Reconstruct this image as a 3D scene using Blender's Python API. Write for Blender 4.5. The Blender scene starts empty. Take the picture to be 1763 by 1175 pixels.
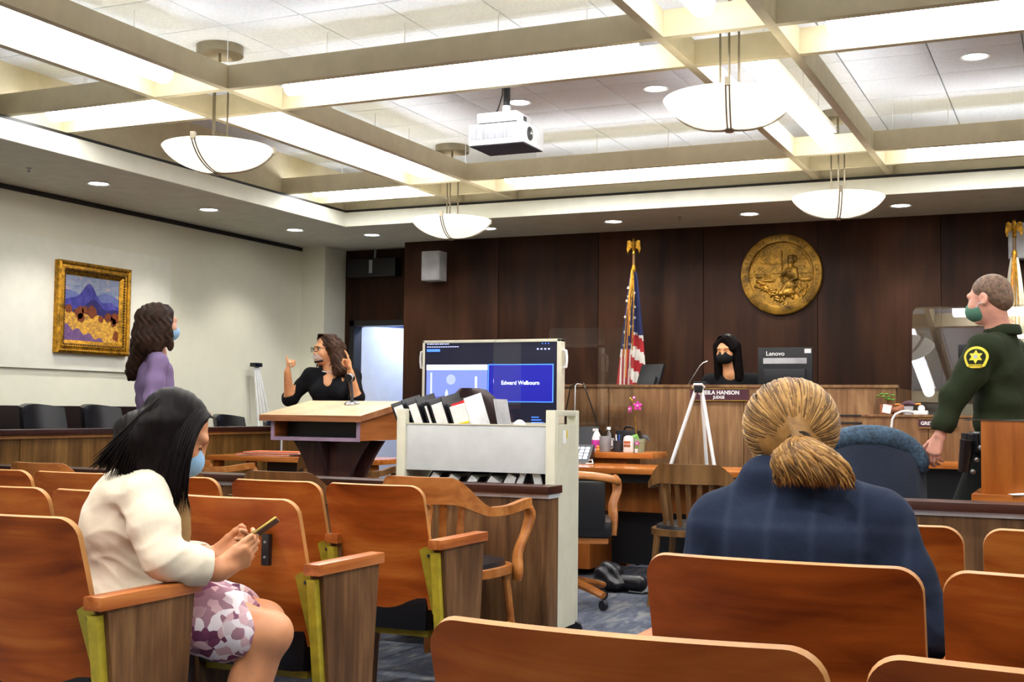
import bpy, bmesh, math, random
import numpy as np
from mathutils import Vector, Matrix
PI = math.pi
SC = bpy.context.scene
COL = SC.collection
# ------------------------------------------------------------------ camera
H_CAM = 1.15
YAW, PITCH, ROLL, FPX = 0.42670287, 0.05475502, 0.01066542, 2150.78
def cam_axes():
    f = Vector((-math.sin(YAW)*math.cos(PITCH), math.cos(YAW)*math.cos(PITCH), math.sin(PITCH)))
    r = Vector((math.cos(YAW), math.sin(YAW), 0)); u = r.cross(f)
    r2 = r*math.cos(ROLL)+u*math.sin(ROLL); u2 = u*math.cos(ROLL)-r*math.sin(ROLL)
    return r2, u2, f
_r, _u, _f = cam_axes()
cd = bpy.data.cameras.new('camera'); cam = bpy.data.objects.new('camera', cd); COL.objects.link(cam)
cd.sensor_width = 36.0; cd.lens = FPX*36.0/1763.0; cd.clip_start = 0.05; cd.clip_end = 100
cam.matrix_world = Matrix(((_r.x, _u.x, -_f.x, 0), (_r.y, _u.y, -_f.y, 0), (_r.z, _u.z, -_f.z, H_CAM), (0, 0, 0, 1)))
SC.camera = cam
# ------------------------------------------------------------------ world, exposure
w = bpy.data.worlds.new('world'); SC.world = w; w.use_nodes = True
w.node_tree.nodes['Background'].inputs[0].default_value = (0.75, 0.85, 1.0, 1)
w.node_tree.nodes['Background'].inputs[1].default_value = 0.15
SC.view_settings.view_transform = 'Standard'; SC.view_settings.look = 'None'
SC.view_settings.gamma = 1.0; SC.view_settings.use_curve_mapping = False
SC.view_settings.exposure = 0.74
SC.cycles.use_denoising = True
SC.cycles.max_bounces = 8; SC.cycles.diffuse_bounces = 4; SC.cycles.transparent_max_bounces = 12
SC.cycles.sample_clamp_indirect = 6.0
TUBE_POWER = 13.0      # emission of the fluorescent tubes
BOWL_POWER = 0.6
# ------------------------------------------------------------------ materials
MATS = {}
def _base(name):
    m = bpy.data.materials.new(name); m.use_nodes = True; MATS[name] = m
    nt = m.node_tree; b = nt.nodes['Principled BSDF']
    return m, nt, b
def lin(c):
    return tuple(((v/255)/12.92 if v/255 <= .04045 else ((v/255+.055)/1.055)**2.4) for v in c)
def rgb(c, a=1): return (*lin(c), a)
def coords(nt, scale=(1, 1, 1), rand=True, kind='Object'):
    tc = nt.nodes.new('ShaderNodeTexCoord'); mp = nt.nodes.new('ShaderNodeMapping')
    nt.links.new(tc.outputs[kind], mp.inputs['Vector']); mp.inputs['Scale'].default_value = scale
    if rand:
        oi = nt.nodes.new('ShaderNodeObjectInfo'); ml = nt.nodes.new('ShaderNodeMath'); ml.operation = 'MULTIPLY'; ml.inputs[1].default_value = 37.0
        nt.links.new(oi.outputs['Random'], ml.inputs[0]); nt.links.new(ml.outputs[0], mp.inputs['Location'])
    return mp.outputs[0]
def noise(nt, vec, scale, detail=4, rough=.55, dist=0):
    n = nt.nodes.new('ShaderNodeTexNoise'); n.inputs['Scale'].default_value = scale; n.inputs['Detail'].default_value = detail
    n.inputs['Roughness'].default_value = rough; n.inputs['Distortion'].default_value = dist
    nt.links.new(vec, n.inputs['Vector']); return n.outputs['Fac']
def ramp(nt, fac, stops):
    r = nt.nodes.new('ShaderNodeValToRGB'); nt.links.new(fac, r.inputs[0]); e = r.color_ramp.elements
    while len(e) < len(stops): e.new(.5)
    for q, (p, c) in zip(e, stops): q.position = p; q.color = rgb(c) if len(c) == 3 else c
    return r.outputs[0]
def bump(nt, b, fac, strength=.2, dist=.01):
    n = nt.nodes.new('ShaderNodeBump'); n.inputs['Strength'].default_value = strength; n.inputs['Distance'].default_value = dist
    nt.links.new(fac, n.inputs['Height']); nt.links.new(n.outputs[0], b.inputs['Normal'])
def plain(name, c, rough=.5, metal=0, var=.06, nscale=8, spec=.5, bmp=0, bscale=200, bdist=.002, sheen=0):
    m, nt, b = _base(name); v = coords(nt)
    f = noise(nt, v, nscale, 3)
    lo = tuple(max(0, x*(1-var*2)) for x in c); hi = tuple(min(255, x*(1+var)) for x in c)
    nt.links.new(ramp(nt, f, [(.3, lo), (.7, hi)]), b.inputs['Base Color'])
    b.inputs['Roughness'].default_value = rough; b.inputs['Metallic'].default_value = metal
    b.inputs['Specular IOR Level'].default_value = spec
    if sheen: b.inputs['Sheen Weight'].default_value = sheen
    if bmp: bump(nt, b, noise(nt, v, bscale, 2), bmp, bdist)
    return m
def wood(name, dark, mid, light, axis='z', rough=.35, scale=1.0, spec=.5, rings=True, figure=.0):
    m, nt, b = _base(name)
    st = {'x': (1.2, 16, 16), 'y': (16, 1.2, 16), 'z': (16, 16, 1.2)}[axis]
    v = coords(nt, tuple(s*scale for s in st))
    f1 = noise(nt, v, 1.6, 6, .6, .6)
    v2 = coords(nt, tuple(s*scale*.12 if s > 2 else s*scale*.5 for s in st))
    f2 = noise(nt, v2, 2.2, 3, .5, 1.2)
    mx = nt.nodes.new('ShaderNodeMix'); mx.data_type = 'FLOAT'; mx.inputs[0].default_value = .45+figure
    nt.links.new(f1, mx.inputs[2]); nt.links.new(f2, mx.inputs[3])
    nt.links.new(ramp(nt, mx.outputs[0], [(.36, dark), (.5, mid), (.64, light)]), b.inputs['Base Color'])
    b.inputs['Roughness'].default_value = rough; b.inputs['Specular IOR Level'].default_value = spec
    bump(nt, b, f1, .06, .002)
    return m
def emit(name, c, s):
    m, nt, b = _base(name); b.inputs['Base Color'].default_value = rgb(c); b.inputs['Emission Color'].default_value = rgb(c); b.inputs['Emission Strength'].default_value = s
    return m
def glass(name, c=(255, 255, 255), rough=.0, alpha=.12):
    # thin clear acrylic: mostly see-through sheet with a mirror-like coat
    m, nt, b = _base(name); out = nt.nodes['Material Output']
    tr = nt.nodes.new('ShaderNodeBsdfTransparent'); gl = nt.nodes.new('ShaderNodeBsdfGlossy'); gl.inputs['Roughness'].default_value = rough
    tr.inputs[0].default_value = rgb(c); fr = nt.nodes.new('ShaderNodeFresnel'); fr.inputs['IOR'].default_value = 1.5
    mx = nt.nodes.new('ShaderNodeMixShader'); ad = nt.nodes.new('ShaderNodeMath'); ad.operation = 'ADD'; ad.inputs[1].default_value = alpha
    nt.links.new(fr.outputs[0], ad.inputs[0]); nt.links.new(ad.outputs[0], mx.inputs[0])
    nt.links.new(tr.outputs[0], mx.inputs[1]); nt.links.new(gl.outputs[0], mx.inputs[2]); nt.links.new(mx.outputs[0], out.inputs[0])
    return m
wood('seat_wood', (110, 44, 9), (168, 82, 25), (206, 122, 52), 'x', .34, .55, spec=.3, figure=.12)
plain('seat_edge', (186, 130, 70), .5)
wood('arm_wood', (128, 62, 22), (166, 90, 38), (196, 122, 64), 'y', .3)
wood('walnut', (66, 44, 26), (96, 66, 40), (128, 94, 60), 'z', .5, 1.0, spec=.22)
wood('walnut_h', (66, 44, 26), (96, 66, 40), (128, 94, 60), 'x', .5, 1.0, spec=.22)
wood('bench_walnut', (92, 64, 40), (122, 90, 60), (150, 116, 80), 'z', .5, .9, spec=.22)
wood('jury_walnut', (74, 48, 18), (104, 72, 32), (130, 94, 48), 'z', .5, .9, spec=.22)
wood('wall_wood', (34, 18, 10), (52, 29, 17), (70, 42, 26), 'z', .5, .35, spec=.15, figure=.2)
wood('dark_rail', (36, 16, 11), (52, 25, 18), (70, 36, 26), 'x', .3, .6)
wood('oak', (128, 72, 26), (162, 98, 42), (188, 126, 66), 'x', .33, .7)
wood('oak_z', (150, 84, 30), (186, 112, 48), (208, 140, 74), 'z', .33, .7)
wood('brown_oak', (72, 46, 20), (100, 68, 34), (128, 92, 52), 'z', .33, .8)
wood('desk_wood', (146, 78, 28), (178, 104, 44), (200, 130, 66), 'x', .18, .6, spec=.4)
wood('desk_wood_z', (116, 60, 16), (146, 80, 26), (168, 98, 38), 'z', .4, .6, spec=.25)
wood('podium_wood', (122, 74, 44), (150, 96, 62), (172, 118, 82), 'x', .35, .8)
wood('podium_side', (110, 56, 22), (146, 82, 36), (170, 104, 54), 'y', .35, .8)
wood('podium_dark', (44, 24, 22), (62, 36, 32), (82, 50, 44), 'z', .3, .8)
plain('podium_top', (222, 188, 146), .3)
plain('wall_paint', (224, 223, 205), .7, var=.006, bmp=.15, bscale=300)
plain('panel_fabric', (228, 228, 216), .8, var=.01, bmp=.2, bscale=500)
plain('soffit_paint', (214, 212, 196), .75, var=.02)
plain('fascia_paint', (236, 236, 220), .7, var=.01)
plain('beam_tan', (206, 194, 160), .6, var=.02)
plain('tile_white', (234, 239, 244), .85, var=.02, nscale=60, bmp=.3, bscale=350)
plain('t_bar', (196, 200, 200), .5)
plain('black_trim', (26, 24, 24), .5)
plain('black_leather', (20, 21, 26), .32, nscale=30, bmp=.25, bscale=140)
plain('black_plastic', (18, 19, 24), .35)
plain('dark_grey', (48, 50, 56), .45)
plain('bright_strip', (206, 209, 216), .3, .3); plain('wainscot', (24, 11, 9), .4); plain('steel', (170, 170, 172), .28, 1.0)
plain('nickel', (150, 140, 120), .38, .9)
plain('chrome', (220, 222, 226), .12, 1.0)
plain('mustard', (176, 158, 44), .42, nscale=20)
plain('trolley_paint', (206, 204, 184), .42, var=.02)
plain('trolley_front', (196, 200, 200), .42, var=.02)
plain('paper', (238, 238, 236), .8, var=.02, nscale=40)
plain('binder_black', (22, 23, 28), .4)
plain('white_plastic', (232, 234, 236), .35, var=.02)
plain('grey_plastic', (150, 152, 158), .4)
plain('speaker_grey', (176, 176, 180), .6, bmp=.4, bscale=600)
plain('gold', (176, 128, 34), .34, .75, var=.2, nscale=30, bmp=.3, bscale=90)
plain('gold_dark', (96, 66, 18), .4, .6, var=.25, nscale=40, bmp=.4, bscale=120)
plain('bronze', (150, 112, 40), .42, .65, var=.25, nscale=9, bmp=.25, bscale=60)
plain('blue_roll', (58, 80, 100), .85, nscale=60, var=.2, bmp=.5, bscale=120); plain('blue_fabric', (22, 36, 60), .85, nscale=120, var=.12, bmp=.4, bscale=300, sheen=.3)
plain('red_cloth', (176, 30, 38), .75); plain('white_cloth', (226, 222, 214), .75); plain('navy_cloth', (30, 38, 88), .75)
plain('cream_cloth', (226, 220, 196), .75)
plain('plum', (72, 32, 48), .4); plain('brass', (206, 168, 84), .3, .8)
plain('red', (200, 30, 36), .5); plain('yellow', (232, 206, 40), .5)
plain('blue', (40, 90, 190), .5); plain('orange_folder', (204, 104, 56), .6); plain('green', (96, 150, 56), .5); plain('magenta', (206, 60, 170), .5)
plain('pot_green', (150, 158, 130), .5); plain('terracotta', (160, 96, 62), .6)
plain('orange', (226, 140, 50), .5)
plain('corridor_paint', (104, 124, 172), .7, var=.01); plain('door_white', (236, 240, 250), .5, var=.01)
glass('acrylic', alpha=.015); glass('acrylic_mirror', alpha=.07); glass('clear_plastic', (235, 240, 244), .08, .08)
emit('tube_light', (252, 252, 255), TUBE_POWER); emit('bowl_light', (255, 250, 236), BOWL_POWER); emit('can_light', (255, 250, 240), 14.0)
emit('corridor_lamp', (214, 230, 255), 42.0)
def carpet():
    m, nt, b = _base('carpet'); v = coords(nt, rand=False)
    v2 = coords(nt, (5, 1.2, 1), rand=False)
    f = noise(nt, v2, 3.0, 6, .7, .8)
    c = ramp(nt, f, [(.3, (42, 46, 60)), (.5, (74, 80, 96)), (.62, (112, 112, 112)), (.75, (60, 66, 84))])
    nt.links.new(c, b.inputs['Base Color']); b.inputs['Roughness'].default_value = .95
    bump(nt, b, noise(nt, v, 400, 2), .5, .003)
carpet()
# ------------------------------------------------------------------ mesh helpers
def tag(o, label=None, cat=None, group=None, kind=None):
    if label: o['label'] = label
    if cat: o['category'] = cat
    if group: o['group'] = group
    if kind: o['kind'] = kind
    return o
def thing(name, label, cat, loc=(0, 0, 0), rz=0, group=None):
    o = bpy.data.objects.new(name, None); COL.objects.link(o); o.empty_display_size = .1
    o.location = loc; o.rotation_euler = (0, 0, rz)
    return tag(o, label, cat, group)
class MB:
    def __init__(s, off=(0, 0, 0)):
        s.v = []; s.f = []; s.m = []; s.off = Vector(off)
    def add(s, vs, fs, m=0):
        n = len(s.v); s.v += [tuple(Vector(p)-s.off) for p in vs]; s.f += [tuple(i+n for i in q) for q in fs]; s.m += [m]*len(fs); return s
    def box(s, x0, x1, y0, y1, z0, z1, m=0, bev=0, M=None):
        if bev > 0:
            bm = bmesh.new(); bmesh.ops.create_cube(bm, size=1)
            for p in bm.verts: p.co = Vector(((x0+x1)/2+p.co.x*(x1-x0), (y0+y1)/2+p.co.y*(y1-y0), (z0+z1)/2+p.co.z*(z1-z0)))
            bmesh.ops.bevel(bm, geom=bm.edges[:], offset=bev, segments=2, profile=.7, affect='EDGES')
            bm.verts.index_update(); vs = [p.co.copy() for p in bm.verts]; fs = [[q.index for q in f.verts] for f in bm.faces]; bm.free()
        else:
            vs = [Vector((x, y, z)) for z in (z0, z1) for y in (y0, y1) for x in (x0, x1)]
            fs = [(0, 2, 3, 1), (4, 5, 7, 6), (0, 1, 5, 4), (2, 6, 7, 3), (0, 4, 6, 2), (1, 3, 7, 5)]
        if M: vs = [M @ p for p in vs]
        return s.add(vs, fs, m)
    def tube(s, path, r, n=8, m=0, cap=True, flat=None):
        P = [Vector(p) for p in path]; k = len(P); R = r if hasattr(r, '__len__') else [r]*k
        t0 = (P[1]-P[0]).normalized(); a = t0.orthogonal().normalized()
        if flat: a = (Vector(flat)-t0*t0.dot(Vector(flat))).normalized()
        vs = []
        for i, p in enumerate(P):
            t = (P[min(i+1, k-1)]-P[max(i-1, 0)]).normalized(); a = (a-t*t.dot(a))
            a = a.normalized() if a.length > 1e-6 else t.orthogonal().normalized(); b = t.cross(a)
            ra, rb = (R[i] if hasattr(R[i], '__len__') else (R[i], R[i]))
            vs += [p+a*(math.cos(2*PI*j/n)*ra)+b*(math.sin(2*PI*j/n)*rb) for j in range(n)]
        fs = [(i*n+j, i*n+(j+1) % n, (i+1)*n+(j+1) % n, (i+1)*n+j) for i in range(k-1) for j in range(n)]
        if cap: fs += [tuple(range(n-1, -1, -1)), tuple((k-1)*n+j for j in range(n))]
        return s.add(vs, fs, m)
    def lathe(s, prof, n=24, c=(0, 0, 0), m=0, M=None, a0=0, a1=2*PI):
        full = abs(a1-a0-2*PI) < 1e-6; nn = n if full else n+1; vs = []
        for r, z in prof:
            for j in range(nn):
                a = a0+(a1-a0)*j/n; p = Vector((r*math.cos(a), r*math.sin(a), z))
                vs.append((M @ p if M else p)+Vector(c))
        fs = [(i*nn+j, i*nn+(j+1) % nn, (i+1)*nn+(j+1) % nn, (i+1)*nn+j) for i in range(len(prof)-1) for j in range(n)]
        return s.add(vs, fs, m)
    def prism(s, poly, d0, d1, axis='z', m=0, M=None):
        # poly in the two remaining axes; axis x: (y,z), y: (x,z), z: (x,y)
        def P(u, v, d): return Vector({'x': (d, u, v), 'y': (u, d, v), 'z': (u, v, d)}[axis])
        n = len(poly); vs = [P(u, v, d0) for u, v in poly]+[P(u, v, d1) for u, v in poly]
        if M: vs = [M @ p for p in vs]
        fs = [tuple(range(n)), tuple(range(2*n-1, n-1, -1))]+[(i, i+n, (i+1) % n+n, (i+1) % n) for i in range(n)]
        return s.add(vs, fs, m)
    def grid(s, fn, nu, nv, m=0, close_u=False):
        vs = [fn(i/(nu if close_u else nu-1), j/(nv-1)) for i in range(nu) for j in range(nv)]
        iu = nu if close_u else nu-1
        fs = [(i*nv+j, ((i+1) % nu)*nv+j, ((i+1) % nu)*nv+j+1, i*nv+j+1) for i in range(iu) for j in range(nv-1)]
        return s.add(vs, fs, m)
    def sheet(s, fn, nu, nv, th, m=0, me=None):
        # a curved sheet with thickness; fn(u,v)->(point, normal); edges take material me
        me = m if me is None else me; n0 = len(s.v); A = []; B = []
        for i in range(nu):
            for j in range(nv):
                p, q = fn(i/(nu-1), j/(nv-1)); p = Vector(p); q = Vector(q).normalized(); A.append(p+q*th/2); B.append(p-q*th/2)
        N = nu*nv; fs = []; es = []
        for i in range(nu-1):
            for j in range(nv-1):
                a, b, c, d = i*nv+j, (i+1)*nv+j, (i+1)*nv+j+1, i*nv+j+1
                fs += [(a, b, c, d), (N+d, N+c, N+b, N+a)]
        ring = [i*nv for i in range(nu)]+[(nu-1)*nv+j for j in range(1, nv)]+[i*nv+nv-1 for i in range(nu-2, -1, -1)]+[j for j in range(nv-2, 0, -1)]
        for a, b in zip(ring, ring[1:]+ring[:1]): es.append((b, a, N+a, N+b))
        s.add(A+B, fs, m); n = n0
        s.f += [tuple(i+n for i in q) for q in es]; s.m += [me]*len(es); return s
    def obj(s, name, mats, parent=None, smooth=35, kind=None):
        me = bpy.data.meshes.new(name); me.from_pydata(s.v, [], s.f)
        for k in (mats if isinstance(mats, (list, tuple)) else [mats]): me.materials.append(MATS[k])
        me.polygons.foreach_set('material_index', s.m); me.update()
        bm = bmesh.new(); bm.from_mesh(me); bmesh.ops.recalc_face_normals(bm, faces=bm.faces[:]); bm.to_mesh(me); bm.free()
        if smooth:
            me.polygons.foreach_set('use_smooth', [True]*len(me.polygons)); me.set_sharp_from_angle(angle=math.radians(smooth))
        o = bpy.data.objects.new(name, me); COL.objects.link(o)
        if parent: o.parent = parent
        if kind: o['kind'] = kind
        return o
def smooth_path(P, R, n=5):
    # Catmull-Rom resampling of a centre line and its radii
    P = [Vector(p) for p in P]; R = [Vector((*r, 0)) for r in R]; oP, oR = [], []
    for i in range(len(P)-1):
        for L, out in ((P, oP), (R, oR)):
            a, b, c, d = L[max(i-1, 0)], L[i], L[i+1], L[min(i+2, len(L)-1)]
            for k in range(n):
                t = k/n; out.append(.5*((2*b)+(c-a)*t+(2*a-5*b+4*c-d)*t*t+(-a+3*b-3*c+d)*t**3))
    oP.append(P[-1]); oR.append(R[-1]); return oP, [(r.x, r.y) for r in oR]
def structure(o): o['kind'] = 'structure'; return o
def copy_tree(o, parent=None):
    c = o.copy(); COL.objects.link(c); c.parent = parent
    for ch in list(o.children): copy_tree(ch, c)
    return c
def rot(rx=0, ry=0, rz=0, loc=(0, 0, 0)):
    return Matrix.Translation(loc) @ Matrix.Rotation(rz, 4, 'Z') @ Matrix.Rotation(ry, 4, 'Y') @ Matrix.Rotation(rx, 4, 'X')
def text_obj(name, body, size, M, mat, parent, depth=.001, align='CENTER', bold=0):
    cu = bpy.data.curves.new(name, 'FONT'); cu.body = body; cu.size = size; cu.align_x = align; cu.align_y = 'CENTER'; cu.extrude = depth; cu.offset = bold; cu.resolution_u = 3
    t = bpy.data.objects.new(name, cu); COL.objects.link(t); dg = bpy.context.evaluated_depsgraph_get()
    me = bpy.data.meshes.new_from_object(t.evaluated_get(dg)); bpy.data.objects.remove(t)
    me.transform(M); me.materials.clear(); me.materials.append(MATS[mat])
    o = bpy.data.objects.new(name, me); COL.objects.link(o); o.parent = parent; return o
# ------------------------------------------------------------------ room shell
XL, XR, YB, YR, ZS, ZC = -7.63, 3.0, 11.27, -2.6, 2.87, 3.40
FX, FY = -6.33, 10.07          # inner edges of the dropped soffit
structure(MB().box(XL-.2, XR+.2, YR-.2, 15.0, -.1, 0).obj('floor', 'carpet'))
wl = structure(MB().box(XL-.2, XL, YR, YB, 0, ZS+.2).obj('wall_left', 'wall_paint'))
MB().box(XL+.001, XL+.03, YR+.05, 9.12, 1.438, 2.50, bev=.004).obj('fabric_panel', 'panel_fabric', wl)
structure(MB().box(XR, XR+.2, YR, 14.6, 0, ZC+.3).obj('wall_right', 'wall_paint'))
structure(MB().box(XL-.2, XR+.2, YR-.2, YR, 0, ZC+.3).obj('wall_rear', 'wall_paint'))
# back wall: a backing wall with separate wood veneer panels, and the door recess on its left
XE = -6.36
wb = MB().box(XE, XR, YB+.02, YB+.40, 0, ZS+.2)
wb.box(XL, XE, YB+.42, YB+.56, 2.06, ZS+.2); wb.box(XL, -7.22, YB+.42, YB+.56, 0, 2.06)
wb = structure(wb.obj('wall_back', 'wall_wood'))
sx = [XE, -5.28, -4.216, -3.174, -2.124, -1.074, -.02, 1.04, 2.1, 2.995]
for a, b in zip(sx, sx[1:]): MB().box(a+.003, b-.003, YB, YB+.02, 0.0, ZS, bev=.002).obj('veneer_panel', 'wall_wood', wb)
pl = structure(MB().box(XL, -7.33, YB, YB+.42, 0, ZS).obj('wall_pier', 'wall_paint'))
structure(MB().box(XL+.001, XL+.012, YR, YB, 2.83, 2.868).obj('trim_1', 'black_trim'))
# corridor behind the open door
cw = MB(); cw.box(-7.6, -7.5, YB+.56, 14.6, 0, 2.7); cw.box(-7.6, -4.0, 14.4, 14.6, 0, 2.7); cw.box(-4.4, -4.2, YB+.56, 14.6, 0, 2.7); cw.box(-7.6, -4.0, YB+.56, 14.6, 2.5, 2.7)
cw.box(XE, -4.0, YB+.41, YB+.56, 0, 2.7); cw.box(-6.50, -6.40, 12.75, 14.5, 0, 2.5)
structure(cw.obj('wall_corridor', 'corridor_paint'))
lt = thing('corridor_light', 'bright corridor ceiling light beyond the open door', 'ceiling light', (-6.6, 12.35, 2.49))
MB().box(-.55, .25, -.14, .14, -.03, .0).obj('diffuser', 'corridor_lamp', lt); MB().box(-.57, .27, -.16, .16, 0, .012).obj('frame', 'white_plastic', lt)
dr = bpy.data.objects.new('door_1', None); COL.objects.link(dr); dr.location = (-7.2, YB+.56, 0); dr.rotation_euler = (0, 0, math.radians(64)); structure(dr)
MB().box(0, .80, 0, .045, .01, 2.05, bev=.003).obj('door_leaf', 'door_white', dr)
h = MB(); h.lathe([(.0, 0), (.027, .0), (.027, .012), (.01, .02), (.01, .05), (.03, .055), (.03, .08), (0, .085)], 12, M=rot(PI/2, 0, 0, (.73, 0, 1.0))); h.obj('door_handle', 'steel', dr)
fr = MB(); fr.box(-7.26, -7.20, YB+.40, YB+.58, 0, 2.1); fr.box(-7.26, XE, YB+.40, YB+.58, 2.04, 2.1)
structure(fr.obj('trim_2', 'black_trim'))
# ------------------------------------------------------------------ ceiling: slab, tiles, soffit, fascia, beams
ce = structure(MB().box(XL-.2, XR+.2, YR-.2, YB+.6, ZC+.02, ZC+.2).obj('ceiling', 't_bar'))
TS = .535; tm = MB().box(.004, TS-.004, .004, TS-.004, -.006, .022, bev=.003).obj('ceiling_tile', 'tile_white', ce)
first = True
for i in range(-10, 6):
    for j in range(-15, 5):
        x = -1.355+i*TS; y = 8.03+j*TS
        if x < FX-.45 or x > 2.2 or y < 2.4 or y > FY+.1: continue
        o = tm if first else tm.copy()
        if not first: COL.objects.link(o)
        first = False; o.location = (x, y, ZC-.002)
sf = MB().box(XL-.1, FX, YR, FY, ZS, ZS+.128).box(XL-.1, XR, FY, YB+.5, ZS, ZS+.128).obj('soffit', 'soffit_paint'); structure(sf); sf.name = 'ceiling_soffit'
tr3 = bpy.data.objects.new('trim_3', None); COL.objects.link(tr3); structure(tr3)
MB().box(FX-.02, FX+.006, YR, FY-.006, ZS-.004, 3.0).box(FX-.02, XR, FY-.006, FY+.02, ZS-.004, 3.0).obj('fascia', 'fascia_paint', tr3)
MB().box(FX-.05, FX+.004, YR, FY+.004, 3.0, 3.022).box(FX-.05, XR, FY-.004, FY+.05, 3.0, 3.022).obj('shadow_trim', 'black_trim', tr3)
MB().box(FX-.10, FX-.06, YR, FY+.08, 3.022, ZC+.02).box(FX-.10, XR, FY+.06, FY+.10, 3.022, ZC+.02).obj('cove_board', 'beam_tan', tr3)
BX = [-5.125, -4.585, -1.905, -1.340, 1.32, 1.88]; BY = [-.46, .10, 2.74, 3.30, 5.955, 6.510, 9.125, 9.685]
ZB0, ZB1, BW = 3.025, 3.165, .026
for x in BX: MB().box(x-BW, x+BW, YR, FY+.07, ZB0, ZB1, bev=.003).obj('beam', 'beam_tan', tr3)
bs = [FX-.06]+BX+[XR]
for y in BY:
    for a, b in zip(bs, bs[1:]): MB().box(a+(BW if a in BX else 0), b-(BW if b in BX else 0), y-BW, y+BW, ZB0, ZB1, bev=.003).obj('beam', 'beam_tan', tr3)
for x in (BX[1]-.01, BX[3]+.15, BX[3]+.28):
    for y in (5.97, 9.14): MB().tube([(x, y, ZB1), (x, y, ZC-.01)], .0025, 5).obj('hanger_wire', 'white_plastic', tr3)
# ------------------------------------------------------------------ fluorescent tubes in the channels
CX = [-4.855, -1.62, 1.6]; CY = [-.18, 3.02, 6.232, 9.405]
def tube_light(loc, rz, n, group, where):
    t = thing('fluorescent_light', where, 'ceiling light', loc, rz, None); Ln = 1.13
    for k in range(n):
        x0 = (k-n/2)*Ln
        MB().lathe([(0, 0), (.045, .0), (.062, .012), (.062, Ln-.05), (.045, Ln-.038), (0, Ln-.038)], 16, M=rot(0, PI/2, 0, (x0+.02, 0, 0))).obj('lens', 'tube_light', t)
        MB().box(x0+.01, x0+Ln-.01, -.075, .075, .045, .075, bev=.006).obj('channel', 'white_plastic', t)
        MB().box(x0-.004, x0+.018, -.045, .045, .03, .08).obj('bracket', 'white_plastic', t)
        for q in (.3, Ln-.3): MB().tube([(x0+q, 0, .085), (x0+q, 0, ZC-.012-loc[2])], .004, 5).obj('hanger_rod', 'white_plastic', t)
ZT = 3.095
wy = {-.18: 'well behind the gallery seats', 3.02: 'over the gallery rows', 6.232: 'nearer the gallery bar', 9.405: 'nearest the veneer wall'}
wx = {-4.855: 'left', -1.62: 'right', 1.6: 'far right'}
for i, y in enumerate(CY):
    for a, b, nm in ((FX, CX[0], 'left edge of the coffers'), (CX[0], CX[1], 'middle span between pendants'), (CX[1], CX[2], 'right-hand span of the coffers')):
        n = 1 if nm[0] == 'l' else 2; cx = (a+b)/2-(.1 if n == 1 else 0)
        if y < 5 and n == 1: continue
        tube_light((cx, y, ZT), 0, n, None, f'fluorescent tube crosswise on the {nm}, {wy[y]}')
    if i:
        for x in CX:
            tube_light((x, (CY[i-1]+y)/2, ZT), PI/2, 2, None, f'fluorescent tube lengthwise in the {wx[x]} channel, {("behind the camera side rows","over the gallery aisle, added as fill light","over the well of the court")[i-1]}')
# ------------------------------------------------------------------ bowl pendants
def pendant(x, y, label):
    t = thing('bowl_pendant', label, 'pendant lamp', (x, y, 2.60), .35, 'frosted glass bowl pendants')
    R, D = .34, .15
    pr = [(R*math.sin(a)*1.0, D*(1-math.cos(a))/(1-math.cos(1.25))) for a in [1.25*k/10 for k in range(11)]]
    s = R/pr[-1][0]; pr = [(r*s, z) for r, z in pr]
    MB().lathe(pr+[(r-.006, z+.006) for r, z in reversed(pr)], 48).obj('bowl', 'bowl_light', t, smooth=60)
    for k in range(3):
        a = 2*PI*k/3+.4; st = MB()
        for d in (-.009, .009):
            st = MB(); st.tube([((r+.006)*math.cos(a)-d*math.sin(a), (r+.006)*math.sin(a)+d*math.cos(a), z-.005) for r, z in pr], .004, 6); st.obj('strap', 'nickel', t)
        r, z = pr[-1]; st = MB(); st.box(r-.012, r+.014, -.014, .014, z-.012, z+.03, M=Matrix.Rotation(a, 4, 'Z')); st.obj('strap_clip', 'nickel', t)
        q = MB(); q.tube([(.055*math.cos(a), .055*math.sin(a), .02), (.055*math.cos(a), .055*math.sin(a), .62)], .006, 8); q.obj('rod', 'nickel', t)
    MB().lathe([(0, -.022), (.02, -.018), (.028, -.006), (.02, .004), (0, .006)], 16).obj('finial', 'nickel', t)
    c = MB(); c.lathe([(0, .79), (.02, .79), (.135, .745), (.145, .735), (.145, .795), (0, .797)], 32); c.tube([(0, 0, .6), (0, 0, .75)], .009, 8); c.lathe([(0, .585), (.07, .59), (.07, .62), (0, .625)], 20)
    c.obj('canopy', 'nickel', t)
for x, y, l in ((CX[0], CY[2], 'bowl pendant nearest the left wall soffit, at upper left'), (CX[1], CY[2], 'largest-looking bowl pendant at upper right, above the ponytailed man'),
                (CX[0], CY[3], 'bowl pendant below and left of the projector, by the veneer wall'), (CX[1], CY[3], 'bowl pendant above and right of the bronze seal')):
    pendant(x, y, 'frosted glass '+l)
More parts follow.
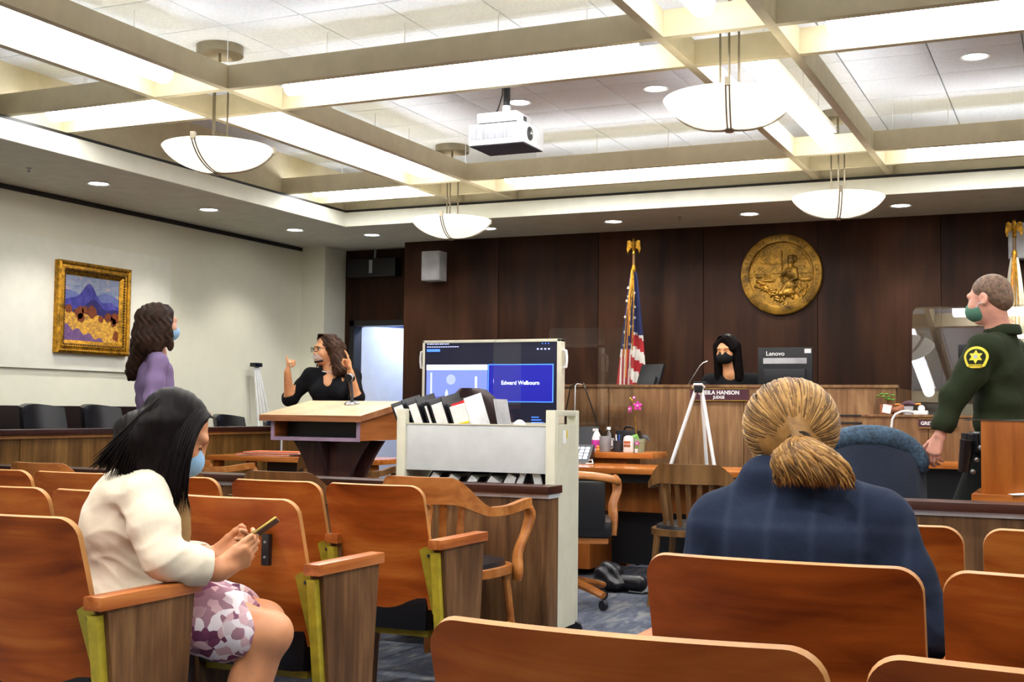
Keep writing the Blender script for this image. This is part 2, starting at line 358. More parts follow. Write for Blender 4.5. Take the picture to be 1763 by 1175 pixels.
# ------------------------------------------------------------------ downlights
def downlight(x, y, z, label, power=34, tilt=True):
    t = thing('recessed_downlight', label, 'downlight', (x, y, z), 0, 'recessed downlights')
    MB().lathe([(.07, .03), (.075, 0), (.09, -.004), (.092, .0), (.078, .004)], 24).obj('ring', 'white_plastic', t)
    MB().lathe([(0, .002), (.07, .002)], 24).obj('lamp_face', 'can_light' if tilt else 'steel', t)
    if power:
        ld = bpy.data.lights.new('downlight_beam', 'SPOT'); ld.energy = power; ld.spot_size = math.radians(110); ld.spot_blend = .6; ld.color = (1, .95, .86); ld.shadow_soft_size = .06
        lo = bpy.data.objects.new('downlight_beam', ld); COL.objects.link(lo); lo.parent = t; lo.location = (0, 0, -.02)
for i, (x, y) in enumerate(((-6.92, 7.43), (-6.92, 8.78), (-6.92, 10.1))): downlight(x, y, ZS-.003, ('first', 'second', 'third')[i]+' small round downlight along the left soffit, counting from the painting side')
for i, x in enumerate((-6.39, -5.11, -3.845, -2.594, -1.328, -.06)): downlight(x, 10.66, ZS-.003, ('first', 'second', 'third', 'fourth', 'fifth', 'sixth')[i]+' small round downlight of the soffit above the veneer wall, from the left')
for x, y, l in ((-3.70, 8.22, 'beside the projector mount'), (-2.66, 8.22, 'left of the large right-hand bowl pendant'), (-.57, 8.22, 'alone in the top right ceiling coffer'), (-3.70, 4.62, 'over the left gallery rows, added as fill light'), (-2.66, 4.62, 'over the gallery aisle, added as fill light'), (-.57, 4.62, 'over the right gallery rows, added as fill light'), (-3.70, 1.42, 'behind the left gallery rows, added as fill light'), (-2.66, 1.42, 'behind the gallery aisle, added as fill light'), (-.57, 1.42, 'above the camera position, added as fill light')):
    downlight(x, y, ZC-.012, 'round open downlight in the white tile ceiling '+l, 85)  # those over the gallery are unseen, added to lighten the foreground
for i, (x, y, z) in enumerate(((-6.95, 6.75, ZS), (-3.2, 10.6, ZS))):
    t = tag(MB((x, y, z)).lathe([(0, z-.03), (.012, z-.03), (.012, z-.022), (.004, z-.02), (.004, z-.008), (.02, z-.006), (.022, z), (0, z)], 12, (x, y, 0)).obj('sprinkler', 'steel'), ('small metal sprinkler head in the left soffit near the frame edge', 'small metal sprinkler head in the soffit above the flag')[i], 'sprinkler', 'ceiling sprinklers'); t.location = (x, y, z)
v = thing('air_vent', 'white ceiling air vent with thin dark slots behind the left bowl pendant', 'vent', (-5.9, 7.45, ZC-.012))
MB().box(-.2, .2, -.2, .2, -.004, .004).obj('frame', 'white_plastic', v)
for k in range(7): MB().box(-.18, .18, -.17+k*.05, -.145+k*.05, -.008, -.003).obj('slot', 'dark_grey', v)
# ------------------------------------------------------------------ gallery seats
SLOPE = .33
def backrest(w, z0=.375, z1=.857, r=.05, th=.016):
    def fn(u, v):
        zz = z0+(z1-z0)*(1-(1-v)**2.2)          # rows crowd towards the top so the corners come out round
        d = max(0, zz-(z1-r)); hw = w/2-(r-math.sqrt(max(0, r*r-d*d)))
        d2 = max(0, (z0+.03)-zz); hw -= d2*.6
        x = (u*2-1)*hw; t = x/(w/2)
        y = -.032*(1-t*t)+(z1-zz)*SLOPE*(1-.25*(z1-zz))
        return (x, y, zz), (-.064*t/(w/2)*.5, -1, -SLOPE*.7)
    return MB().sheet(fn, 17, 22, th, 0, 1)
def theater_seat(x, y, w, label, left_arm=False, hinge=False):
    t = thing('theater_seat', label, 'seat', (x, y, 0), 0, 'folding wooden gallery seats')
    backrest(w).obj('backrest', ['seat_wood', 'seat_edge'], t, smooth=50)
    MB().box(-w/2+.03, w/2-.03, .10, .55, .285, .455, bev=.05).obj('seat_cushion', 'black_leather', t)
    MB().box(-w/2+.05, w/2-.05, .15, .53, .262, .288, bev=.006).obj('seat_pan', 'mustard', t)
    for sgn in ((1, -1) if left_arm else (1,)):
        ax = sgn*(w/2+.045)
        MB().box(ax-.03, ax+.03, .015, .425, .618, .655, bev=.006).obj('armrest', 'arm_wood', t)
        MB().prism([(.05, .618), (.40, .618), (.345, .0), (.135, .0)], ax-.02, ax+.022, 'x').obj('side_panel', 'walnut', t)
        MB().prism([(.022, .605), (.05, .605), (.135, .0), (.105, .0)], ax-.022, ax+.008, 'x').obj('standard', 'mustard', t)
        # bracket plate that holds the backrest, facing the row behind
        pl = [(-.035, .61), (-.012, .622), (.02, .622), (.03, .60), (.028, .36), (.0, .345), (-.014, .36)]
        vs = lambda d: [(sgn*(w/2-.005+px), (.857-pz)*SLOPE*.9-.022+d, pz) for px, pz in pl]
        q = MB(); n = len(pl); q.add(vs(0)+vs(.004), [tuple(range(n)), tuple(range(2*n-1, n-1, -1))]+[(i, i+n, (i+1) % n+n, (i+1) % n) for i in range(n)]); bp = q.obj('bracket_plate', 'mustard', t)
        for pz in (.59, .375): MB().lathe([(0, .004), (.006, .003), (.007, 0)], 8, M=rot(PI/2, 0, 0, (sgn*(w/2-.002), (.857-pz)*SLOPE*.9-.023, pz))).obj('screw', 'dark_grey', bp)
    if hinge:
        zc = .70; hp_ = MB().box(.135, .163, -.026+(.857-zc)*SLOPE*.5-.018, -.02+(.857-zc)*SLOPE*.5-.004, .645, .745, bev=.003).obj('black_plate', 'black_plastic', t)
        for pz in (.72, .672): MB().lathe([(0, .004), (.004, .003), (.005, 0)], 8, M=rot(PI/2, 0, 0, (.149, -.026+(.857-zc)*SLOPE*.5-.018, pz))).obj('screw', 'steel', hp_)
    return t
rows = [
 (-.57, 1.59, .56, 'wooden gallery seat back cropped by the bottom edge, left of two', 1, 0), (.035, 1.59, .56, 'wooden gallery seat back cropped in the bottom right corner', 0, 0),
 (-.551, 2.50, .552, 'wooden gallery seat with the ponytailed man sitting in it', 1, 0), (.035, 2.50, .552, 'large wooden gallery seat at the right edge, beside the ponytailed man', 0, 0),
 (-.555, 3.46, .55, 'wooden gallery seat mostly hidden behind the ponytailed man\'s right arm', 1, 0), (.042, 3.46, .55, 'wooden gallery seat at the right edge just before the bar', 0, 0),
 (-2.635, 2.50, .53, 'wooden gallery seat with the woman in the cream jacket sitting in it', 0, 0),
 (-2.515, 3.34, .515, 'wooden gallery seat with a small black plate on its back', 0, 1), (-3.035, 3.34, .505, 'pale wooden gallery seat hidden by the cream jacket woman\'s back', 0, 0), (-3.565, 3.34, .52, 'wooden gallery seat cut by the left edge, middle of three in depth', 0, 0),
 (-2.482, 4.18, .437, 'wooden gallery aisle seat left of the grey book trolley', 0, 0), (-2.937, 4.18, .43, 'wooden gallery seat next to the aisle one, behind the phone', 0, 0), (-3.45, 4.18, .47, 'wooden gallery seat mostly hidden behind the dark-haired woman\'s face', 0, 0),
 (-3.97, 4.18, .50, 'wooden gallery seat behind the cream jacket woman\'s shoulder', 0, 0), (-4.485, 4.18, .49, 'wooden gallery seat at the left edge, farthest row', 0, 0)]
for x, y, w_, l, la, hg in rows: theater_seat(x, y, w_, l, la, hg)
# ------------------------------------------------------------------ wooden armchairs
def armchair(label, loc, rz, mat='oak', group='wooden court armchairs', crest=.855, slats=6):
    t = thing('wooden_armchair', label, 'armchair', loc, rz, group)
    rx, ry = .285, .27
    def sm(a, lo, hi): q = min(1, max(0, (a-lo)/(hi-lo))); return q*q*(3-2*q)
    def band(u, v):
        ph = (u*2-1)*2.02; a = abs(ph); s = sm(a, .55, 1.25)
        zt = crest*(1-s)+.725*s+.02*sm(a, 1.6, 2.0); zb = (crest-.115)*(1-s)+(.685)*s+.015*sm(a, 1.6, 2.0)
        k = max(0, a-1.57); y = -ry*math.cos(ph) if a < 1.57 else k*.62
        x = rx*(math.sin(ph) if a < 1.57 else math.copysign(1-.08*k, ph))
        return (x, y, zb+(zt-zb)*v), (math.sin(ph), -math.cos(ph), 0) if a < 1.57 else (math.copysign(1, ph), 0, 0)
    MB().sheet(band, 49, 5, .03).obj('crest_rail', mat, t, smooth=60)
    for k in range(slats):
        ph = (k-(slats-1)/2)*(1.5/(slats-1)); 
        MB().tube([(rx*.99*math.sin(ph), -ry*.99*math.cos(ph), crest-.1), (rx*.88*math.sin(ph), -ry*.86*math.cos(ph)-.012, .6), (rx*.8*math.sin(ph), -ry*.8*math.cos(ph), .45)], [(.017, .008)]*3, 8, flat=(math.cos(ph), math.sin(ph), 0)).obj('slat', mat, t)
    for s in (-1, 1):
        MB().tube(*smooth_path([(s*.27, .275, .705), (s*.274, .292, .66), (s*.262, .262, .58), (s*.246, .228, .50), (s*.252, .215, .42), (s*.25, .21, .375)], [(.022, .036), (.024, .042), (.021, .036), (.021, .036), (.023, .042), (.02, .034)]), 12).obj('arm_post', mat, t)
    def plate(z, sc): return [(sc*.27*math.copysign(abs(math.cos(a))**.7, math.cos(a)), sc*.27*math.copysign(abs(math.sin(a))**.7, math.sin(a))+.01) for a in [2*PI*k/28 for k in range(28)]]
    MB().prism(plate(0, 1.0), .415, .452).obj('seat', mat, t, smooth=30)
    q = MB(); P = [plate(0, s) for s in (.9, .88, .7, .3)]; zz = [.452, .472, .483, .487]
    q.add([(x, y, z) for p, z in zip(P, zz) for x, y in p], [(i*28+j, i*28+(j+1) % 28, (i+1)*28+(j+1) % 28, (i+1)*28+j) for i in range(3) for j in range(28)]+[tuple(3*28+j for j in range(28))]); q.obj('seat_pad', 'black_leather', t, smooth=60)
    for sx in (-1, 1):
        for sy in (-1, 1): MB().tube([(sx*.2, sy*.19, .42), (sx*.235, sy*.235, 0)], [.021, .016], 10).obj('leg', mat, t)
        MB().tube([(sx*.219, -.21, .18), (sx*.219, .21, .18)], .011, 8).obj('stretcher', mat, t)
    return t
armchair('oak armchair against the bar, beside the walnut bar end and the trolley', (-2.60, 5.03, 0), -.05)
armchair('oak armchair whose rounded back rises behind the seats below the lectern', (-3.36, 5.04, 0), .0, 'brown_oak')
armchair('oak armchair mostly hidden behind the dark-haired woman\'s face', (-4.02, 5.04, 0), .0, 'brown_oak')
armchair('oak armchair with rounded back at far left before the bar', (-4.83, 5.04, 0), .0)
armchair('pale wooden armchair at the far counsel table near the orange folders', (-5.80, 7.32, 0), -.30, 'oak')
armchair('dark wooden armchair behind the lectern pedestal', (-4.62, 7.35, 0), .1, 'brown_oak')
armchair('brown slat-back wooden chair left of the ponytailed man', (-2.10, 7.35, 0), .05, 'brown_oak', crest=.84, slats=7)
# swivel chair with padded back by the desk
t = thing('swivel_armchair', 'black padded wooden swivel armchair right of the trolley', 'armchair', (-2.78, 6.95, 0), .35, None)
fr = MB(); fr.tube(*smooth_path([(-.285, .2, .735), (-.29, .05, .73), (-.28, -.1, .735), (-.25, -.2, .755), (-.1, -.25, .775), (.1, -.25, .775), (.25, -.2, .755), (.28, -.1, .735), (.29, .05, .73), (.285, .2, .735)], [(.03, .02)]*10), 12); fr.obj('crest_rail', 'oak', t)
MB().box(-.22, .22, -.245, -.195, .46, .74, bev=.02).obj('back_pad', 'black_leather', t)
for s in (-1, 1): MB().tube(*smooth_path([(s*.285, .2, .73), (s*.29, .19, .66), (s*.265, .15, .58), (s*.268, .12, .5), (s*.26, .1, .4)], [(.022, .034)]*5), 12).obj('arm_post', 'oak', t)
MB().box(-.26, .26, -.24, .26, .415, .515, bev=.04).obj('seat_cushion', 'black_leather', t)
MB().box(-.24, .24, -.22, .24, .38, .416, bev=.01).obj('seat_frame', 'oak', t)
MB().lathe([(.04, .12), (.03, .14), (.028, .38)], 14).obj('pedestal', 'black_plastic', t)
for k in range(4):
    a = PI/4+k*PI/2; ba = MB().tube([(0, 0, .15), (.2*math.cos(a), .2*math.sin(a), .11), (.3*math.cos(a), .3*math.sin(a), .085)], [(.03, .028), (.026, .022), (.024, .018)], 8).obj('base_arm', 'oak', t)
    MB().lathe([(0, -.012), (.028, -.012), (.03, 0), (.028, .012), (0, .012)], 14, M=rot(PI/2, 0, a, (.3*math.cos(a), .3*math.sin(a), .03))).obj('caster', 'black_plastic', ba)
# blue upholstered high back chair
t = thing('office_chair', 'navy blue fabric office chair with rounded back behind the ponytailed man', 'office chair', (-1.0, 6.75, 0), .12)
def bl(u, v):
    hw = .265*(1-.05*v); z = .45+.60*v; e = max(0, (v-.72)/.28); hw *= math.sqrt(max(0.0, 1-.42*e*e)) ; x = (u*2-1)*hw; zz = z-(.06*e*(abs(u*2-1)**2.5))
    return (x, -.22-.05*v+.10*(u*2-1)**2, zz), (-.4*(u*2-1), -1, .05)
MB().sheet(bl, 21, 14, .10).obj('backrest', 'blue_fabric', t, smooth=80)
q = MB(); q.tube([Vector(bl(u, v)[0])+Vector((0, -.01, -.012)) for u, v in [(.0, .70), (0, .82), (0, .93)]+[(k/12, 1) for k in range(13)]+[(1, .93), (1, .82), (1, .70)]], [.03, .045, .052]+[.055]*13+[.052, .045, .03], 12); q.obj('top_roll', 'blue_roll', t, smooth=80)
MB().box(-.26, .26, -.22, .26, .40, .50, bev=.04).obj('seat_cushion', 'blue_fabric', t)
MB().lathe([(.035, .08), (.03, .1), (.028, .40)], 14).obj('pedestal', 'black_plastic', t)
for k in range(5):
    a = k*2*PI/5; ba = MB().tube([(0, 0, .11), (.3*math.cos(a), .3*math.sin(a), .075)], [(.028, .02), (.02, .014)], 8).obj('base_arm', 'black_plastic', t)
    MB().lathe([(0, -.02), (.026, -.02), (.03, 0), (.026, .02), (0, .02)], 12, M=rot(PI/2, 0, a, (.3*math.cos(a), .3*math.sin(a), .03))).obj('caster', 'black_plastic', ba)
for s in (-1, 1): MB().tube([(s*.27, -.2, .45), (s*.31, -.12, .48), (s*.31, -.1, .64), (s*.31, .14, .66)], .018, 8).obj('arm', 'black_plastic', t)
plain('brown_leather', (44, 28, 26), .55, spec=.2)
# high back leather chair in front of the screen
t = thing('leather_chair', 'dark brown leather chair top peeking above the binders before the screen', 'office chair', (-3.60, 7.45, 0), .1)
def lb(u, v):
    e = max(0, (v-.8)/.2); hw = .2*(1-.62*e**1.6); return ((u*2-1)*hw, -.2-.06*v+.06*(u*2-1)**2, .48+.80*v), (-.3*(u*2-1), -1, .1)
MB().sheet(lb, 15, 16, .09).obj('backrest', 'brown_leather', t, smooth=80)
MB().box(-.24, .24, -.2, .26, .42, .52, bev=.04).obj('seat_cushion', 'black_leather', t); MB().lathe([(.04, .07), (.03, .1), (.028, .42)], 14).obj('pedestal', 'black_plastic', t)
for k in range(5):
    a = k*2*PI/5; ba = MB().tube([(0, 0, .1), (.3*math.cos(a), .3*math.sin(a), .04)], [(.028, .02), (.026, .02)], 8).obj('base_arm', 'black_plastic', t)
    MB().lathe([(0, -.02), (.026, -.02), (.03, 0), (.026, .02), (0, .02)], 12, M=rot(PI/2, 0, a, (.3*math.cos(a), .3*math.sin(a), .03))).obj('caster', 'black_plastic', ba)
# jury chairs
def jury_chair(y, label, top=1.155, rz=-PI/2):
    t = thing('jury_chair', label, 'chair', (-6.80, y, 0), rz, 'black leather jury chairs'); dz = top-1.155
    def jb(u, v): return ((u*2-1)*(.225-.03*v), -.16-.1*v+.08*(u*2-1)**2, .62+dz+.535*v-.025*v*abs(u*2-1)**2), (-.3*(u*2-1), -1, .1)
    MB().sheet(jb, 17, 10, .06).obj('backrest', 'black_leather', t, smooth=70)
    MB().box(-.24, .24, -.16, .28, .58+dz, .68+dz, bev=.04).obj('seat_cushion', 'black_leather', t)
    for s in (-1, 1):
        MB().tube([(s*.26, -.15, .9+dz), (s*.275, -.05, .945+dz), (s*.275, .12, .95+dz), (s*.27, .22, .93+dz)], [(.02, .02), (.03, .02), (.032, .02), (.02, .016)], 10).obj('armrest', 'dark_grey', t)
        MB().tube([(s*.275, .05, .94+dz), (s*.25, .05, .62+dz)], .016, 8).obj('arm_post', 'dark_grey', t)
    MB().lathe([(0, .15), (.18, .15), (.17, .18), (.04, .22), (.035, .58+dz)], 16).obj('pedestal', 'dark_grey', t)
jury_chair(6.97, 'black leather jury chair with blue sheen, first from the left edge'); jury_chair(7.58, 'black leather jury chair beside the purple jacket')
jury_chair(9.2, 'low black jury chair right of the purple-jacketed woman', 1.08); jury_chair(9.95, 'black jury chair half hidden left of the lectern top', 1.03)
# ------------------------------------------------------------------ the bar between gallery and well
def bar(name, label, x0, x1):
    t = thing(name, label, 'bar rail', ((x0+x1)/2, 5.46, 0)); o = t.location; m = lambda: MB(o)
    m().box(x0, x1, 5.41, 5.53, .10, .735, bev=.004).obj('panel', 'walnut', t)
    m().box(x0+.002, x1+.004, 5.40, 5.54, .735, .755).obj('chrome_strip', 'bright_strip', t)
    m().box(x0, x1+.008, 5.38, 5.56, .755, .792, bev=.004).obj('top_rail', 'dark_rail', t)
    for x in [x0+.12, (x0+x1)/2, x1-.12]: m().box(x-.06, x+.06, 5.43, 5.51, 0, .10).obj('foot', 'white_plastic', t)
bar('bar_rail', 'walnut bar with dark top rail ending beside the trolley', -6.22, -2.262); bar('bar_rail', 'walnut bar with dark top rail at the right edge', -1.18, 2.9)
# ------------------------------------------------------------------ jury box
t = thing('jury_box', 'long walnut jury box front with dark rail along the left wall', 'jury box', (-6.3, 7, 0)); m = lambda: MB((-6.3, 7, 0))
ys = [3.2, 4.65, 6.1, 7.55, 9.02, 10.6]
for a, b in zip(ys, ys[1:]): m().box(-6.33, -6.28, a+.004, b-.004, 0, .925, bev=.003).obj('front_panel', 'jury_walnut', t)
m().box(-6.335, -6.265, 3.2, 10.6, .925, .948).obj('light_strip', 'seat_edge', t)
m().box(-6.38, -6.24, 3.2, 10.6, .948, .985, bev=.005).obj('top_rail', 'dark_rail', t)
m().box(-6.285, -6.270, 9.012, 9.028, .05, .90).obj('joint_strip', 'white_plastic', t)
structure(MB().box(-7.62, -6.34, 3.2, 10.6, 0, .15).obj('floor_jury', 'dark_grey'))
structure(MB().box(-7.62, -7.35, 3.2, 8.62, .15, 1.14, bev=.004).obj('wall_wainscot', 'wainscot'))
# ------------------------------------------------------------------ judge's bench and clerk's station
t = thing('judge_bench', 'long walnut judge bench below the bronze seal', 'bench', (-2.5, 9.7, 0)); m = lambda: MB((-2.5, 9.7, 0))
bx = [-4.6, -3.42, -2.33, -1.21]
for a, b in zip(bx, bx[1:]): m().box(a+.003, b-.003, 9.40, 9.44, 0, 1.335, bev=.002).obj('front_panel', 'bench_walnut', t)
m().box(-4.62, -1.195, 9.39, 9.46, 1.335, 1.357, bev=.003).obj('cap_rail', 'bench_walnut', t)
m().box(-4.6, -1.21, 9.46, 10.15, 1.06, 1.10).obj('desk_top', 'bench_walnut', t)
m().box(-1.25, -1.21, 9.44, 10.3, 0, 1.335).obj('end_panel', 'bench_walnut', t)
structure(MB().box(-4.6, -1.26, 9.46, 11.26, 0, .30).obj('floor_bench', 'dark_grey')); structure(MB().box(-1.20, 1.4, 9.92, 11.26, 0, .30).obj('floor_clerk', 'dark_grey'))
for z in (1.132, 1.078): m().box(-1.672, -1.389, 9.392, 9.402, z-.006, z+.006).obj('slot', 'black_trim', t)
p = thing('name_plate', 'plum name plate reading SHEILA HANSON JUDGE on the judge bench', 'name plate', (-2.518, 9.385, 1.281))
pl_ = MB().box(-.226, .226, -.004, .006, -.046, .046).obj('plate', 'plum', p)
for z in (-.045, .045): MB().box(-.226, .226, -.007, -.003, z-.003, z+.003).obj('gold_edge', 'brass', pl_)
text_obj('lettering', 'SHEILA HANSON', .042, rot(PI/2, 0, 0, (0, -.006, .014)), 'white_plastic', pl_, bold=.0012); text_obj('lettering', 'JUDGE', .03, rot(PI/2, 0, 0, (0, -.006, -.022)), 'white_plastic', pl_, bold=.001)
t = thing('clerk_station', 'lower walnut clerk counter right of the judge bench', 'counter', (-.4, 9.6, 0)); m = lambda: MB((-.4, 9.6, 0))
cx = [-1.44, -.98, -.2, .6, 1.4]
for a, b in zip(cx, cx[1:]): m().box(a+.002, b-.002, 9.30, 9.34, .80, 1.125, bev=.002).obj('front_panel', 'bench_walnut', t)
m().box(-1.19, 1.4, 9.35, 9.9, .0, 1.10).obj('body', 'bench_walnut', t)
m().box(-1.44, 1.4, 9.29, 9.395, 1.125, 1.142, bev=.003).obj('top', 'bench_walnut', t)
m().box(-1.6, 1.4, 9.02, 9.33, .775, .82, bev=.006).obj('ledge', 'desk_wood', t)
m().box(-1.5, 1.4, 9.2, 9.32, 0, .775).obj('kick_panel', 'black_plastic', t)
p = thing('name_plate', 'brown name plate reading GRETA on the clerk counter', 'name plate', (-.915, 9.292, 1.082))
pl_ = MB().box(-.13, .13, -.004, .006, -.033, .033).obj('plate', 'plum', p)
for z in (-.032, .032): MB().box(-.13, .13, -.007, -.003, z-.0025, z+.0025).obj('gold_edge', 'brass', pl_)
text_obj('lettering', 'GRETA', .034, rot(PI/2, 0, 0, (-.062, -.006, 0)), 'white_plastic', pl_, bold=.001)
# acrylic screens
def acrylic(label, x0, x1, y, z0, z1, r=.05, thing_name='acrylic_screen', lean=0):
    t = thing(thing_name, label, 'screen', ((x0+x1)/2, y, z0)); t.rotation_euler = (-lean, 0, 0); w_ = (x1-x0)/2; h_ = z1-z0
    pts = [(-w_, 0), (w_, 0)]+[(w_-r+r*math.cos(a), h_-r+r*math.sin(a)) for a in [PI/2*k/6 for k in range(7)]]+[(-w_+r-r*math.cos(a), h_-r+r*math.sin(a)) for a in [PI/2*(6-k)/6 for k in range(7)]]
    MB().prism(pts, -.003, .003, 'y').obj('pane', 'acrylic_mirror' if lean else 'acrylic', t)
    for s in (-.7, .7): MB().box(s*w_-.03, s*w_+.03, -.06, .06, 0, .012, bev=.003).obj('foot', 'clear_plastic', t)
    if not lean: return
    q = MB(); q.tube([(x, 0, z) for x, z in pts[2:]], .0018, 6); q.obj('polished_edge', 'acrylic', t)
acrylic('large clear acrylic screen on the clerk counter reflecting ceiling lights', -1.10, .62, 9.345, 1.142, 1.93, .05, lean=.14)
acrylic('clear acrylic screen at the left end of the judge bench', -3.80, -3.10, 9.06, .84, 1.79, .04)
# judge's monitors, microphone
def monitor(label, x, y, z, w_, h_, rz, tilt, brand=None, back=True):
    t = thing('monitor', label, 'monitor', (x, y, z), rz); T = rot(tilt, 0, 0, (0, 0, .09))
    MB().box(-w_/2, w_/2, -.012, .014, 0, h_, bev=.004, M=T).obj('housing', 'black_plastic', t)
    MB().box(-w_*.38, w_*.38, -.035, -.012, h_*.08, h_*.55, bev=.008, M=T).obj('rear_bulge', 'black_plastic', t)
    if brand:
        MB().box(-w_*.40, w_*.40, -.016, -.011, h_*.66, h_*.78, M=T).obj('vent_bar', 'speaker_grey', t)
        MB().box(w_*.36, w_*.48, -.0145, -.011, h_*.88, h_*.97, M=T).obj('sticker', 'white_plastic', t)
        text_obj('logo', brand, h_*.13, T @ rot(PI/2, 0, 0, (-w_*.35, -.0135, h_*.87)), 'white_plastic', t, align='LEFT', bold=.0005)
    MB().box(-.018, .018, -.06, -.035, -.09, h_*.45).obj('stand', 'steel', t); MB().box(-.11, .11, -.12, .08, -.092, -.08, bev=.004).obj('base', 'black_plastic', t)
    MB().box(-w_/2+.01, w_/2-.01, .013, .016, .012, h_-.01, M=T).obj('screen', 'dark_grey', t)
monitor('black monitor with Lenovo lettering on its back beside the judge', -2.09, 9.75, 1.195, .42, .37, .04, 0, 'Lenovo')
monitor('tilted black monitor back in front of the flag', -3.22, 9.72, 1.195, .26, .26, -.5, -.35)
t = thing('microphone', 'thin gooseneck microphone rising toward the judge', 'microphone', (-2.90, 9.60, 1.10))
MB().lathe([(0, .02), (.05, .018), (.06, 0)], 20).obj('base', 'black_plastic', t)
MB().tube([(0, 0, .01), (.02, 0, .15), (.1, 0, .30), (.17, .0, .41), (.2, 0, .435), (.235, 0, .445)], [.005]*4+[.006, .01], 8).obj('gooseneck', 'steel', t)
# ------------------------------------------------------------------ wall pieces
def speaker(x, label):
    t = thing('wall_speaker', label, 'speaker', (x, 11.27, 2.44)); MB().box(-.105, .105, -.2, -.04, 0, .30, bev=.012).obj('cabinet', 'speaker_grey', t)
    MB().box(-.095, .095, -.206, -.198, .01, .29, bev=.004).obj('grille', 'speaker_grey', t); MB().box(-.02, .02, -.04, .0, .1, .2).obj('wall_bracket', 'dark_grey', t)
speaker(-5.945, 'grey wall speaker on the veneer wall above the screen'); speaker(-.42, 'grey wall speaker at the right edge above the pale flag')
t = thing('ceiling_speaker_box', 'black box unit with a pale strip above the open door', 'speaker', (-6.93, 11.69, 2.86)); MB().tube([(0, -.05, 0), (0, -.06, -.12)], .012, 8).obj('stem', 'grey_plastic', t); MB().box(-.3, .3, -.14, -.0, -.30, -.10, bev=.01).obj('housing', 'black_plastic', t); MB().box(-.02, .02, -.146, -.138, -.26, -.12).obj('light_strip', 'grey_plastic', t)
